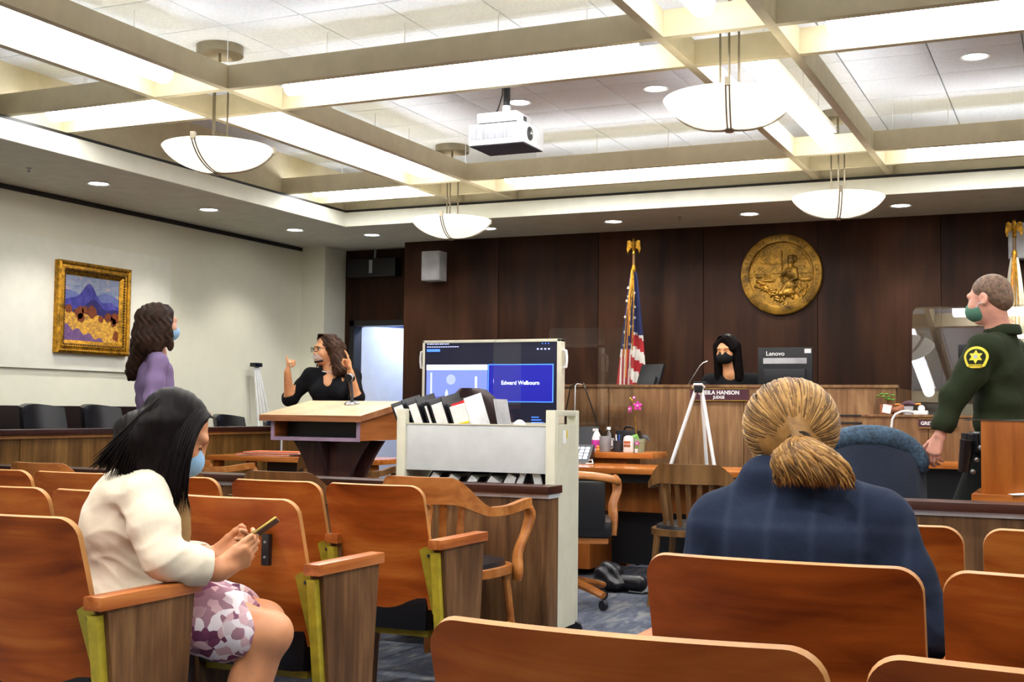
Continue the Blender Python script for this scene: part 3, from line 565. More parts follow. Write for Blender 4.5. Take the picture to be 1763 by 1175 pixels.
# the seal: relief built as a height field inside a lettered ring
def seal():
    R = .37; t = thing('state_seal', 'round bronze state seal relief on the dark veneer wall', 'seal', (-2.447, 11.266, 2.397))
    F = rot(PI/2, 0, 0)   # z up in the relief points to -y
    MB().lathe([(.0, .012), (.29, .012), (.292, .03), (.30, .036), (.355, .036), (.366, .03), (.37, .02), (.37, 0), (0, 0)], 96, M=F).obj('rim', 'bronze', t)
    N = 150; g = np.linspace(-.292, .292, N); X, Z = np.meshgrid(g, g, indexing='ij'); Hh = np.full_like(X, .012)
    def ell(cx, cz, a, b, h, th=0):
        c, s = math.cos(th), math.sin(th); u = ((X-cx)*c+(Z-cz)*s)/a; v = (-(X-cx)*s+(Z-cz)*c)/b
        np.maximum(Hh, .012+h*np.sqrt(np.clip(1-u*u-v*v, 0, 1)), out=Hh)
    def seg(ax, az, bx, bz, r, h):
        dx, dz = bx-ax, bz-az; tt = np.clip(((X-ax)*dx+(Z-az)*dz)/(dx*dx+dz*dz), 0, 1); d = np.hypot(X-ax-tt*dx, Z-az-tt*dz)
        np.maximum(Hh, .012+h*np.sqrt(np.clip(1-(d/r)**2, 0, 1)), out=Hh)
    rs = random.Random(4)
    for k in range(26): ell(-.28+k*.0225, .02+.035*math.sin(k*1.3)+.02*math.sin(k*.55), .035, .045, .006)          # sierra
    ell(-.02, .12, .2, .03, .004); ell(-.12, .15, .09, .03, .004); ell(.18, .15, .06, .025, .003)                    # clouds
    Hh -= np.where((np.abs(Z-.0) < .0025), .003, 0)
    for x0, z0, s in ((-.12, -.055, 1.0), (-.2, -.02, .5)):                                                          # ships
        seg(x0-.035*s, z0, x0+.035*s, z0, .012*s, .014)
        for d in (-.022, 0, .022):
            seg(x0+d*s, z0, x0+d*s, z0+.06*s, .004*s, .012)
            for q in (.02, .035, .05): ell(x0+d*s, z0+q*s, .011*s, .006*s, .013)
    seg(.185, -.05, .26, -.05, .02, .008); seg(.19, -.03, .26, -.03, .005, .01)
    seg(.005, .21, .018, -.13, .006, .016); ell(.01, -.02, .012, .05, .018)                                          # spear and shield
    ell(.09, .12, .034, .042, .026); ell(.098, .155, .045, .02, .024); ell(.125, .14, .02, .03, .018); seg(.085, .085, .085, .06, .022, .02)   # head, helmet plume, neck
    ell(.095, .015, .055, .065, .03); ell(.085, .03, .03, .025, .036); seg(.13, .04, .14, -.04, .022, .028); seg(.14, -.04, .075, -.07, .018, .03); seg(.06, .04, .02, -.01, .017, .026)  # torso, arms
    ell(.08, -.10, .055, .05, .032); seg(.06, -.09, .02, -.15, .03, .026); seg(.10, -.1, .08, -.17, .032, .026)      # robe
    ell(.06, -.165, .07, .04, .036); ell(.0, -.175, .035, .026, .03); seg(.03, -.19, .03, -.215, .013, .02); seg(.10, -.18, .105, -.215, .013, .02)   # bear
    for k in range(60):
        a = rs.uniform(0, 1); ell(-.22+.22*a+rs.uniform(-.02, .02), -.07-.14*a+rs.uniform(-.04, .03), rs.uniform(.01, .03), rs.uniform(.006, .014), rs.uniform(.01, .022), rs.uniform(-.8, .8))
    for k in range(24): ell(.14+rs.uniform(0, .11), -.13+rs.uniform(-.06, .04), .008, .022, rs.uniform(.008, .018), rs.uniform(-.6, .6))
    Hh += .0012*np.sin(X*160+3*np.sin(Z*60))*np.cos(Z*140)
    ok = (X*X+Z*Z) < .291**2; idx = -np.ones(X.shape, int); q = MB(); vs = []; fs = []
    for i in range(N):
        for j in range(N):
            if ok[i, j]: idx[i, j] = len(vs); vs.append((X[i, j], -Hh[i, j], Z[i, j]))
    for i in range(N-1):
        for j in range(N-1):
            c = (idx[i, j], idx[i+1, j], idx[i+1, j+1], idx[i, j+1])
            if min(c) >= 0: fs.append(c)
    q.add(vs, fs); q.obj('relief', 'bronze', t, smooth=180)
    b = MB()
    for k in range(31):
        a = .28+(PI-.56)*k/30; b.lathe([(0, .006), (.005, .003), (.006, -.002)], 6, M=F @ rot(0, 0, 0, (.272*math.cos(a), .272*math.sin(a), .016)))
    b.obj('star_row', 'bronze', t, kind='stuff')
    s = 'THE GREAT SEAL OF THE STATE OF CALIFORNIA'
    parts = []
    for k, ch in enumerate(s):
        if ch == ' ': continue
        a = PI*1.29-(PI*1.58)*k/(len(s)-1)
        parts.append(text_obj('letter', ch, .046, F @ rot(0, 0, a-PI/2, (.326*math.cos(a), .326*math.sin(a), .037)), 'gold_dark', t, depth=.0012, bold=.0006))
seal()
# ------------------------------------------------------------------ flags
def flag(x, label, us=True, y=10.92):
    t = thing('flag', label, 'flag', (x, y, .30)); z0 = .30
    MB().lathe([(0, 0), (.15, 0), (.15, .03), (.03, .06), (0, .06)], 24).obj('base', 'gold', t)
    MB().tube([(0, 0, .04), (0, 0, 2.30)], .014, 10).obj('pole', 'brown_oak', t)
    ztop, zbot = 2.13, .62
    def fn(u, v):
        a = u*2*PI; r = .022+.125*v**.8; f = 1+.30*math.sin(5*a+2*v)+.12*math.sin(11*a+4*v)
        return Vector((r*f*math.cos(a)*.95-.02*v, r*f*math.sin(a)*.75-.015, ztop-(ztop-zbot)*v))
    q = MB(); nu, nv = 96, 60; vs = [fn(i/nu, j/(nv-1)) for i in range(nu) for j in range(nv)]; q.add(vs, [])
    for i in range(nu):
        for j in range(nv-1):
            u, v = i/nu, j/(nv-1); x_ = vs[i*nv+j].x
            if us:
                if x_ > .0: k = 2 if v < .36+.1*x_*10*.3 else (0 if int((v*14-.0)-x_*9) % 2 else 1)
                else: k = 2 if v < .46 else (1 if int((x_*60+v*4)) % 2 else 0)
            else: k = 1 if v < .93 else 0
            q.f.append((i*nv+j, ((i+1) % nu)*nv+j, ((i+1) % nu)*nv+j+1, i*nv+j+1)); q.m.append(k)
    q.obj('cloth', ['red_cloth', 'white_cloth' if us else 'cream_cloth', 'navy_cloth'], t, smooth=180)
    def star(px, pz, r, rot_=0):
        # stars sit on the outer front of the cloth
        v = (ztop-pz)/(ztop-zbot); best = min((fn(k/200, v) for k in range(200)), key=lambda p: abs(p.x-px)+(.3 if p.y > -.005 else 0)+p.y)
        pts = [((r if k % 2 == 0 else r*.4)*math.sin(k*PI/5+rot_), (r if k % 2 == 0 else r*.4)*math.cos(k*PI/5+rot_)) for k in range(10)]
        MB().prism(pts, -.003, .002, 'y', M=Matrix.Translation((best.x, best.y-.004, pz))).obj('star', 'white_cloth' if us else 'red_cloth', t)
    if us:
        rs = random.Random(2)
        for px, pz in ((-.035, 1.98), (-.045, 1.86), (-.055, 1.71), (-.06, 1.57), (-.062, 1.45), (.025, 1.93), (.035, 1.80), (.04, 1.70), (-.01, 1.62), (-.012, 1.46), (-.03, 1.90)): star(px, pz, .017, rs.uniform(-.3, .3))
    else: star(-.03, 1.6, .03)
    for k, (dx, l) in enumerate(((-.02, 1.0), (.005, .62), (.03, .75), (-.032, .8))):
        MB().tube([(dx*.2, -.04, 2.15), (dx*.8, -.065, 1.9), (dx*1.1, -.11, 2.15-l*.6), (dx*1.3, -.15, 2.15-l)], [.008, .006, .005, .007], 6).obj('gold_cord', 'orange' if k == 0 else 'gold', t)
    MB().lathe([(.0, 2.10), (.02, 2.11), (.022, 2.17), (.012, 2.2), (0, 2.2)], 10).obj('gold_bow', 'gold', t)
    # eagle
    e = MB(); e.lathe([(0, 2.29), (.02, 2.30), (.012, 2.325), (.022, 2.335), (.0, 2.345)], 12); e.obj('finial_collar', 'gold', t)
    e = MB(); e.tube([(0, 0, 2.33), (0, -.01, 2.37), (0, -.012, 2.41), (0, -.02, 2.43), (0, -.035, 2.425)], [.012, .022, .017, .013, .004], 10); e.obj('eagle_body', 'gold', t)
    for s in (-1, 1): MB().prism([(s*.012, 2.40), (s*.04, 2.425), (s*.06, 2.42), (s*.068, 2.34), (s*.055, 2.30), (s*.045, 2.335), (s*.03, 2.345), (s*.015, 2.36)], -.012, .006, 'y').obj('eagle_wing', 'gold', t)
flag(-3.735, 'United States flag furled on a pole with gold eagle beside the bench'); flag(-.47, 'pale furled flag with red star at the right edge behind the deputy', False)
# ------------------------------------------------------------------ painting
def painting():
    t = thing('framed_painting', 'gold framed mountain landscape painting on the left wall', 'painting', (-7.60, 8.115, 1.575), -PI/2)
    # local x runs along -y of the room: flip so that +x is to the right for the viewer
    t.rotation_euler = (0, 0, PI/2); W2, Hh = .425, .76
    prof = [(0, 0), (0, .05), (.02, .06), (.035, .045), (.06, .05), (.085, .03), (.11, .015)]   # inset, height
    for side in range(4):
        q = MB(); vs = []
        for ins, hh in prof:
            a = (-W2+ins, ins); b = (W2-ins, ins); c = (W2-ins, Hh-ins); d = (-W2+ins, Hh-ins); p0, p1 = ((a, b), (b, c), (c, d), (d, a))[side]
            vs += [(p0[0], -hh, p0[1]), (p1[0], -hh, p1[1])]
        q.add(vs, [(2*i, 2*i+1, 2*i+3, 2*i+2) for i in range(len(prof)-1)]); q.obj('frame_side', 'gold', t)
        ins, hh = .072, .046; 
        for k in range(26):
            f = (k+.5)/26; a = (-W2+ins, ins); b = (W2-ins, ins); c = (W2-ins, Hh-ins); d = (-W2+ins, Hh-ins); p0, p1 = ((a, b), (b, c), (c, d), (d, a))[side]
            if k == 0: bd = MB()
            bd.lathe([(0, .012), (.008, .008), (.012, 0)], 6, M=rot(PI/2, 0, 0, (p0[0]+(p1[0]-p0[0])*f, -hh+.006, p0[1]+(p1[1]-p0[1])*f)))
        bd.obj('carved_beading', 'gold_dark', t, kind='stuff')
    ix, iz0, iz1 = W2-.105, .105, Hh-.105
    def layer(top, bot, mat, d, nm, n=60):
        q = MB(); vs = []
        for i in range(n+1):
            x = -ix+2*ix*i/n; u = i/n; vs += [(x, -.010-d, iz0+(iz1-iz0)*max(0, min(1, top(u)))), (x, -.010-d, iz0+(iz1-iz0)*max(0, bot(u)))]
        q.add(vs, [(2*i, 2*i+1, 2*i+3, 2*i+2) for i in range(n)]); q.obj(nm, mat, t)
    def paint(name, stops, sc, stretch=(1, 1, 1)):
        m, nt, b = _base(name); v = coords(nt, stretch, rand=False); f = noise(nt, v, sc, 6, .7, .6)
        nt.links.new(ramp(nt, f, stops), b.inputs['Base Color']); b.inputs['Roughness'].default_value = .5; bump(nt, b, f, .3, .003)
    paint('p_sky', [(.35, (110, 130, 170)), (.55, (150, 158, 180)), (.68, (214, 170, 150))], 9, (1, 1, 2))
    paint('p_far', [(.3, (78, 96, 160)), (.7, (120, 130, 180))], 14); paint('p_mtn', [(.3, (40, 42, 120)), (.5, (62, 62, 150)), (.72, (96, 90, 176))], 22, (1, 1, .6)); paint('p_hill', [(.3, (22, 22, 78)), (.6, (44, 40, 110)), (.76, (150, 104, 140))], 26)
    paint('p_field', [(.28, (92, 70, 100)), (.42, (160, 116, 60)), (.55, (222, 168, 56)), (.75, (240, 200, 96))], 34, (1, 1, 1.6)); paint('p_bush', [(.3, (70, 30, 18)), (.55, (128, 62, 26)), (.75, (176, 98, 40))], 60); paint('p_shade', [(.3, (70, 56, 110)), (.6, (118, 84, 130)), (.75, (190, 140, 90))], 40)
    layer(lambda u: 1, lambda u: 0, 'p_sky', 0, 'sky'); layer(lambda u: .72+.05*math.sin(u*9+1), lambda u: .3, 'p_far', .0006, 'far_range')
    layer(lambda u: .60+.26*math.exp(-((u-.42)/.2)**2)+.03*math.sin(u*17), lambda u: .3, 'p_mtn', .0012, 'mountain'); layer(lambda u: .50+.14*math.exp(-((u-.55)/.16)**2)+.03*math.sin(u*13+2), lambda u: .3, 'p_hill', .0018, 'dark_hill')
    layer(lambda u: .46-.1*u+.02*math.sin(u*23), lambda u: 0, 'p_field', .0024, 'golden_field'); layer(lambda u: .24-.30*u+.03*math.sin(u*31), lambda u: 0, 'p_shade', .003, 'shaded_ground')
    rs = random.Random(3)
    for cx_, cz_, r in ((.08, .48, .06), (.26, .44, .08), (.36, .48, .06), (.5, .46, .085), (.3, .36, .07), (.8, .40, .07), (.93, .40, .08), (.9, .33, .06), (.66, .36, .05), (.96, .12, .07)):
        q = MB(); pts = [(-ix+2*ix*cx_+r*.62*(1+.25*rs.uniform(-1, 1))*math.cos(a), iz0+(iz1-iz0)*cz_+r*.62*(1+.25*rs.uniform(-1, 1))*math.sin(a)) for a in [2*PI*k/14 for k in range(14)]]
        pts = [(min(ix, max(-ix, a)), max(iz0, b)) for a, b in pts]; q.prism(pts, -.0145, -.0125, 'y'); q.obj('painted_bush', 'p_bush', t)
painting()
p = thing('wall_placard', 'small white caption card beside the framed painting', 'card', (-7.598, 8.655, 1.65), PI/2); MB().box(-.045, .045, -.004, 0, -.022, .022).obj('card', 'paper', p)
for k in range(3): MB().box(-.035, .03-.012*k, -.0046, -.004, .006-.009*k, .008-.009*k).obj('caption_line', 'dark_grey', p)
# folded white easel against the left wall
t = thing('folded_easel', 'white folded easel leaning against the left wall', 'easel', (-7.35, 10.35, 0.15))
for k, dy in enumerate((-.02, .09, .18, .29)): MB().tube([(-.18, -.02+.02*k, 1.42), (-.02+.02*k, dy, 0)], .010, 8).obj('leg', 'white_plastic', t)
MB().box(-.215, -.145, -.05, .07, 1.40, 1.44, bev=.008).obj('head', 'black_plastic', t)
# ------------------------------------------------------------------ lectern
plain('podium_edge_sheen', (150, 126, 148), .3)  # lilac tint stands in for bluish light reflected by the edges
t = thing('lectern', 'wooden lectern with slanted pale top behind the bar', 'lectern', (-4.15, 6.55, 0)); m = lambda: MB((-4.15, 6.55, 0))
def slab(x0, x1, y0, y1, zf, zb, th): return [(x0, y0, zf), (x1, y0, zf), (x1, y1, zb), (x0, y1, zb), (x0, y0, zf-th), (x1, y0, zf-th), (x1, y1, zb-th), (x0, y1, zb-th)]
BF = [(0, 1, 2, 3), (7, 6, 5, 4), (0, 4, 5, 1), (1, 5, 6, 2), (2, 6, 7, 3), (3, 7, 4, 0)]
m().add(slab(-4.535, -3.82, 6.28, 6.83, 1.102, 1.192, .036), BF).obj('top_board', 'podium_wood', t)
m().add(slab(-4.533, -3.822, 6.283, 6.828, 1.1035, 1.1935, .002), BF).obj('top_surface', 'podium_top', t)
m().add(slab(-3.87, -3.845, 6.32, 6.80, 1.068, 1.148, .0), []).prism([(6.32, .955), (6.80, .955), (6.80, 1.146), (6.32, 1.070)], -3.87, -3.845, 'x').obj('side_panel', 'podium_side', t)
m().prism([(6.32, .955), (6.80, .955), (6.80, 1.146), (6.32, 1.070)], -4.47, -4.445, 'x').obj('side_panel', 'podium_side', t)
m().box(-4.445, -3.87, 6.322, 6.80, .955, .975).obj('shelf', 'black_plastic', t); m().box(-4.445, -3.87, 6.45, 6.47, .975, 1.08).obj('back_panel', 'black_plastic', t)  # black colour stands in for the shade inside the recess
m().box(-4.47, -3.845, 6.312, 6.322, .950, .972).obj('front_edge', 'podium_edge_sheen', t)
for x in (-4.47, -3.867): m().box(x, x+.022, 6.312, 6.322, .972, 1.070).obj('front_edge', 'podium_edge_sheen', t)
def flare(z): q = (z-.10)/.85; return .075+.19*max(0, (q-.45)/.55)**1.8+.16*max(0, (.35-q)/.35)**2
pf = [(-flare(z), z) for z in [.1+.85*k/20 for k in range(21)]]+[(flare(z), z) for z in [.95-.85*k/20 for k in range(21)]]
m().prism([(x-4.13, z) for x, z in pf], 6.44, 6.47, 'y').obj('pedestal_plate', 'podium_dark', t); m().prism([(x-4.13, z) for x, z in pf], 6.62, 6.65, 'y').obj('pedestal_plate', 'podium_dark', t)
m().prism([(y*.8+6.545, z) for y, z in pf], -4.16, -4.13, 'x').obj('pedestal_rib', 'podium_dark', t); m().box(-4.2, -4.06, 6.47, 6.62, .1, .95).obj('pedestal_core', 'podium_dark', t)
m().box(-4.42, -3.84, 6.30, 6.80, 0, .1, bev=.01).obj('base', 'podium_dark', t)
t = thing('desk_microphone', 'small microphone with round ring head on the lectern', 'microphone', (-4.14, 6.70, 1.172))
MB().lathe([(0, .018), (.04, .016), (.05, .006), (.05, 0)], 24, M=rot(.16, 0, 0)).obj('base', 'steel', t); MB().tube([(0, 0, .012), (.002, 0, .06), (-.005, -.002, .1), (-.01, -.004, .14)], [.012, .008, .01, .012], 10).obj('stem', 'dark_grey', t)
MB().tube([(-.012+.026*math.cos(a), -.02, .165+.022*math.sin(a)) for a in [2*PI*k/20 for k in range(21)]], .005, 8).obj('ring_head', 'steel', t)
MB().tube([(-.012, .015, .165), (-.012, -.03, .162)], [.024, .026], 14).obj('capsule', 'black_plastic', t)
# ------------------------------------------------------------------ book trolley
t = thing('book_trolley', 'pale grey metal book trolley loaded with binders', 'trolley', (-2.75, 5.77, 0)); o = (-2.75, 5.77, 0); m = lambda: MB(o)
X0, X1, Y0, Y1 = -3.19, -2.312, 5.60, 5.92
def endp(xa, xb):
    q = m(); zt = 1.148
    q.box(xa, xb, Y0+.045, Y1-.045, .085, 1.078); q.box(xa, xb, Y0, Y0+.045, .085, zt, bev=.006); q.box(xa, xb, Y1-.045, Y1, .085, zt, bev=.006); q.box(xa, xb, Y0+.04, Y1-.04, 1.12, zt, bev=.006)
    return q.obj('end_panel', 'trolley_paint', t)
endp(X1-.05, X1); endp(X0, X0+.05)
for z0, z1 in ((.838, 1.070), (.47, .62), (.11, .26)):
    m().box(X0+.05, X1-.05, Y0+.015, Y0+.022, z0, z1, bev=.002).obj('shelf_front', 'trolley_front', t); m().box(X0+.05, X1-.05, Y0+.022, Y1-.02, z0, z0+.008).obj('shelf', 'trolley_paint', t)
    m().box(X0+.05, X1-.05, Y1-.022, Y1-.015, z0, z0+.06).obj('shelf_back', 'trolley_front', t); m().box(X0+.05, X1-.05, Y0+.012, Y0+.032, z1, z1+.006).obj('shelf_lip', 'trolley_paint', t)
m().box(X1, X1+.0015, 5.70, 5.745, .985, 1.05).obj('sticker', 'white_plastic', t); m().box(X1+.0015, X1+.003, 5.74, 5.755, 1.01, 1.05).obj('sticker', 'yellow', t)
for x in (X0+.06, X1-.05):
    for y in (Y0+.03, Y1-.03):
        c = m().lathe([(.025, .07), (.03, .075), (.028, .088)], 12, (x, y, 0)).obj('caster_mount', 'chrome', t)
        m().lathe([(0, -.014), (.045, -.014), (.05, -.006), (.05, .006), (.045, .014), (0, .014)], 18, M=rot(PI/2, 0, .5, (x+.035, y-.0, .05))).obj('caster_wheel', 'black_plastic', c)
        m().prism([(-.01, .08), (.012, .08), (.05, .05), (.03, .04)], -.02, .02, 'y', M=rot(0, 0, .5, (x, y, 0))).obj('caster_fork', 'steel', c)
def binder(x, tilt, th, h, label, right='binder_black', z=.848, y0=5.64, dep=.25, pages=True, flags=None, col='binder_black', pit=0.0):
    b = thing('binder', label, 'binder', (x, y0, z), 0, 'binders on the book trolley'); T = rot(0, tilt, 0) @ rot(pit, 0, 0)
    MB().box(-.004, 0, 0, dep, 0, h, M=T, bev=.0015).obj('cover', col, b); MB().box(th, th+.004, 0, dep, 0, h, M=T, bev=.0015).obj('cover', right, b)
    MB().box(-.004, th+.004, dep, dep+.004, 0, h, M=T).obj('spine', col, b)
    pg = b
    if pages: pg = MB().box(.004, th-.003, .004, dep-.02, .01, h-.022, M=T, bev=.002).obj('page_block', 'paper', b)
    for k, (fy, fz, c) in enumerate(flags or []): MB().box(.01, th-.008, fy, fy+.02, fz, fz+.012, M=T).obj('tab', c, pg)
bl = [(-3.135, -.32, .06, .375, 'first thick binder from the left standing on the trolley top shelf'), (-3.05, -.30, .055, .385, 'second thick white-paged binder on the trolley top shelf'),
      (-2.965, -.28, .02, .38, 'thin black binder in the middle of the trolley top shelf'), (-2.925, -.28, .07, .385, 'thick binder just right of the thin one on the trolley top shelf')]
for x, tl, th, h, l in bl: binder(x, tl, th, h-.03, l, pit=.16, y0=5.685, dep=.215)
binder(-2.83, -.26, .095, .345, pit=.16, y0=5.685, dep=.215, right='paper', label='widest binder with red tabs on the trolley top shelf', flags=[(.02, .322, 'red'), (.13, .322, 'red'), (-.004, .22, 'yellow')])
b = thing('file_folder', 'grey cardboard file holder at the right end of the binders', 'folder', (-2.63, 5.64, .848)); T = rot(0, -.2, 0)
MB().box(0, .004, .08, .24, 0, .36, M=T).obj('panel', 'speaker_grey', b); MB().box(-.03, .0, .235, .24, 0, .36, M=T).obj('spine', 'binder_black', b)
b = thing('plastic_bag', 'crumpled clear bag beside the file holder on the trolley', 'bag', (-2.545, 5.7, .848)); rs = random.Random(8)
MB().lathe([(.0, .0), (.035, .01), (.04, .12), (.034, .2), (.03, .235), (.012, .25), (0, .252)], 14).obj('bag', 'paper', b)
lower = [(-3.13, .55, .05), (-3.04, .6, .06), (-2.93, .62, .05), (-2.82, .62, .07), (-2.70, .5, .06), (-2.60, .35, .04), (-2.40, -.25, .05)]
for k, (x, tl, th) in enumerate(lower): binder(x, tl, th, .27, f'{("first","second","third","fourth","fifth","sixth","last")[k]} dark binder slumped on the trolley lower shelf, from the left', z=.478 if 0 else .62)
sh = m().box(X0+.05, X1-.05, Y0+.03, Y1-.03, .606, .618).obj('shelf', 'trolley_paint', t)
# ------------------------------------------------------------------ big screen
t = thing('display_screen', 'large display screen on a stand showing a blue video call', 'screen', (-4.09, 8.6, 0)); o = (-4.09, 8.6, 0); m = lambda: MB(o)
def scr(name, c, s):
    if name in MATS: return name
    emit(name, c, s); return name
sx0, sx1, sz0, sz1 = -4.67, -3.505, 1.03, 1.68
m().box(sx0+.012, sx1-.012, 8.60, 8.66, sz0+.01, sz1-.01).obj('panel', 'black_plastic', t)
for a in ((sx0, sx1, sz1-.022, sz1), (sx0, sx1, sz0, sz0+.022), (sx0, sx0+.018, sz0, sz1), (sx1-.03, sx1, sz0, sz1)): m().box(a[0], a[1], 8.585, 8.67, a[2], a[3], bev=.003).obj('frame', 'trolley_paint', t)
m().box(sx0+.018, sx1-.03, 8.594, 8.6, sz0+.02, sz1-.02).obj('screen_glass', scr('s_dark', (8, 10, 34), .5), t)
def tile(x0, x1, z0, z1, nm, mt, d=.001): m().box(x0, x1, 8.594-d-.001, 8.594-d, z0, z1).obj(nm, mt, t)
tile(-4.105, -3.565, 1.205, 1.492, 'tile_border', scr('s_edge', (70, 130, 255), 1.2)); tile(-4.098, -3.572, 1.211, 1.486, 'name_tile', scr('s_blue', (12, 14, 124), .9), .002)
tile(-4.635, -4.11, 1.20, 1.49, 'video_tile', scr('s_lilac', (104, 120, 214), .7)); tile(-4.635, -4.11, 1.45, 1.49, 'video_ceiling', scr('s_white', (214, 228, 255), 1.1), .002)
for x0, x1, z0, z1 in ((-4.60, -4.585, 1.26, 1.43), (-4.215, -4.195, 1.25, 1.40)): tile(x0, x1, z0, z1, 'video_flag', scr('s_flag', (168, 176, 236), .8), .003)
m().prism([(-4.42+.04*math.cos(a), 1.375+.04*math.sin(a)) for a in [2*PI*k/24 for k in range(24)]], 8.589, 8.5905, 'y').obj('video_seal', scr('s_seal', (140, 152, 232), .8), t)
m().prism([(-4.47, 1.22), (-4.44, 1.22), (-4.445, 1.28), (-4.455, 1.30), (-4.468, 1.28)], 8.589, 8.5905, 'y').obj('video_judge', 's_flag', t); tile(-4.63, -4.12, 1.20, 1.245, 'video_bench', scr('s_mid', (80, 84, 196), .7), .002)
scr('s_pale', (176, 188, 250), .9)
tile(-4.635, -4.52, 1.592, 1.612, 'button', scr('s_btn', (60, 110, 240), 1.2), .002)
text_obj('screen_text', 'Edward Welbourn', .042, rot(PI/2, 0, 0, (.255, -.0075-.002, 1.35)), 's_white', t, depth=.0003, bold=.0004)
for k in range(9): tile(-4.633+k*.022, -4.617+k*.022+.004*(k % 2), 1.648, 1.654, 'menu_word', 's_pale', .002)
for k in range(14): tile(-4.633+k*.02, -4.619+k*.02, 1.626, 1.632, 'menu_word', 's_pale', .002)
for k in range(4): tile(-3.70+k*.03, -3.685+k*.03, 1.60, 1.61, 'menu_word', 's_pale', .002)
for k in range(3): tile(-3.66+k*.025, -3.652+k*.025, 1.642, 1.65, 'menu_icon', 's_btn', .002)
for k in range(3): tile(-3.74, -3.68+k*.02, 1.09-k*.02, 1.097-k*.02, 'status_line', 's_btn', .002)
for s, x in ((-1, sx0), (1, sx1)): m().tube([(x, 8.63, 1.60), (x+s*.03, 8.62, 1.59), (x+s*.035, 8.62, 1.55), (x+s*.035, 8.62, 1.51), (x+s*.03, 8.62, 1.47), (x, 8.63, 1.46)], .010, 10).obj('handle', 'white_plastic', t)
for x in (-4.35, -3.85): m().box(x-.03, x+.03, 8.63, 8.68, .06, 1.1).obj('upright', 'dark_grey', t); m().box(x-.03, x+.03, 8.42, 8.9, .02, .07, bev=.01).obj('foot', 'dark_grey', t)
acrylic('small clear acrylic screen standing in front of the display', -3.92, -3.70, 8.30, .74, 1.66, .03)
t = thing('side_table', 'small dark table hidden behind the trolley below the display', 'table', (-3.80, 8.25, 0)); MB().box(-.25, .25, -.16, .16, .70, .74, bev=.005).obj('table_top', 'podium_dark', t)
for sx_ in (-1, 1):
    for sy_ in (-1, 1): MB().box(sx_*.22-.02, sx_*.22+.02, sy_*.13-.02, sy_*.13+.02, 0, .70).obj('leg', 'podium_dark', t)
# ------------------------------------------------------------------ far counsel table with folders
t = thing('counsel_table', 'wooden counsel table left of the lectern with orange folders', 'table', (-5.35, 7.95, 0)); o = t.location; m = lambda: MB(o)
m().box(-6.05, -4.55, 7.72, 8.25, .742, .78, bev=.006).obj('table_top', 'desk_wood', t); m().box(-5.55, -4.75, 7.80, 7.83, .2, .742).obj('modesty_panel', 'black_plastic', t)
for x in (-5.98, -4.62):
    for y in (7.78, 8.19): m().box(x-.03, x+.03, y-.03, y+.03, 0, .742).obj('leg', 'desk_wood_z', t)
for k, (x, y, z, l) in enumerate(((-5.62, 7.95, .781, 'lower orange folder on the far counsel table'), (-5.56, 7.96, .797, 'upper orange folder on the far counsel table'))):
    f = thing('folder', l, 'folder', (x, y, z), .05+.1*k, 'orange folders'); MB().box(-.23, .23, -.14, .14, 0, .003).obj('cover', 'orange_folder', f); MB().box(-.225, .225, -.135, .135, .003, .011).obj('papers', 'paper', f); MB().box(-.23, .23, -.14, .14, .011, .015).obj('cover', 'orange_folder', f)
f = thing('paper_stack', 'white papers standing folded beside the orange folders', 'papers', (-5.14, 7.95, .781)); MB().prism([(-.13, 0), (.13, 0), (.12, .03), (-.02, .10), (-.09, .05)], -.1, .1, 'y').obj('folded_sheet', 'paper', f); MB().box(-.15, .15, -.11, .11, 0, .006).obj('sheet', 'paper', f)
# ------------------------------------------------------------------ desk in the well and its side table
t = thing('clerk_desk', 'glossy orange wood desk in front of the judge bench', 'desk', (-2.6, 8.4, 0)); o = t.location; m = lambda: MB(o)
m().box(-3.55, -1.45, 8.02, 8.72, .722, .76, bev=.008).obj('desk_top', 'desk_wood', t); m().box(-3.5, -1.5, 8.12, 8.66, .66, .722).obj('apron', 'black_plastic', t)
m().box(-3.5, -1.5, 8.40, 8.43, .44, .66).obj('modesty_panel', 'desk_wood_z', t)
for a, b in ((-3.5, -3.1), (-2.0, -1.5)): m().box(a, b, 8.16, 8.66, .05, .66, bev=.004).obj('drawer_pedestal', 'desk_wood_z', t)
m().box(-3.1, -2.0, 8.60, 8.63, .05, .44).obj('back_board', 'black_plastic', t)
t = thing('side_desk', 'raised orange wood side desk carrying bottles and the orchid', 'desk', (-3.2, 9.0, 0), .06); MB().box(-.42, .33, -.22, .24, .795, .84, bev=.01).obj('desk_top', 'desk_wood', t); MB().box(-.38, .12, -.16, .2, 0, .795).obj('body', 'desk_wood_z', t)
ZI = .841
def cyl(prof, n=16): return MB().lathe(prof, n)
b = thing('spray_bottle', 'white and pink spray bottle on the side desk', 'bottle', (-3.345, 8.93, ZI)); cyl([(0, 0), (.038, 0), (.04, .01), (.036, .1), (.02, .14), (.012, .15), (0, .15)]).obj('body', 'white_plastic', b); cyl([(.0405, .02), (.0385, .085)]).obj('label', 'magenta', b); MB().box(-.03, .012, -.01, .01, .15, .17, bev=.003).obj('trigger', 'white_plastic', b)
b = thing('water_bottle', 'clear plastic water bottle behind the grey mug', 'bottle', (-3.262, 8.97, ZI)); cyl([(0, 0), (.032, 0), (.034, .01), (.033, .12), (.016, .155), (.015, .165), (0, .165)]).obj('body', 'clear_plastic', b); cyl([(.0345, .04), (.0345, .1)]).obj('label', 'white_plastic', b); cyl([(0, .185), (.015, .184), (.016, .163)]).obj('cap', 'white_plastic', b)
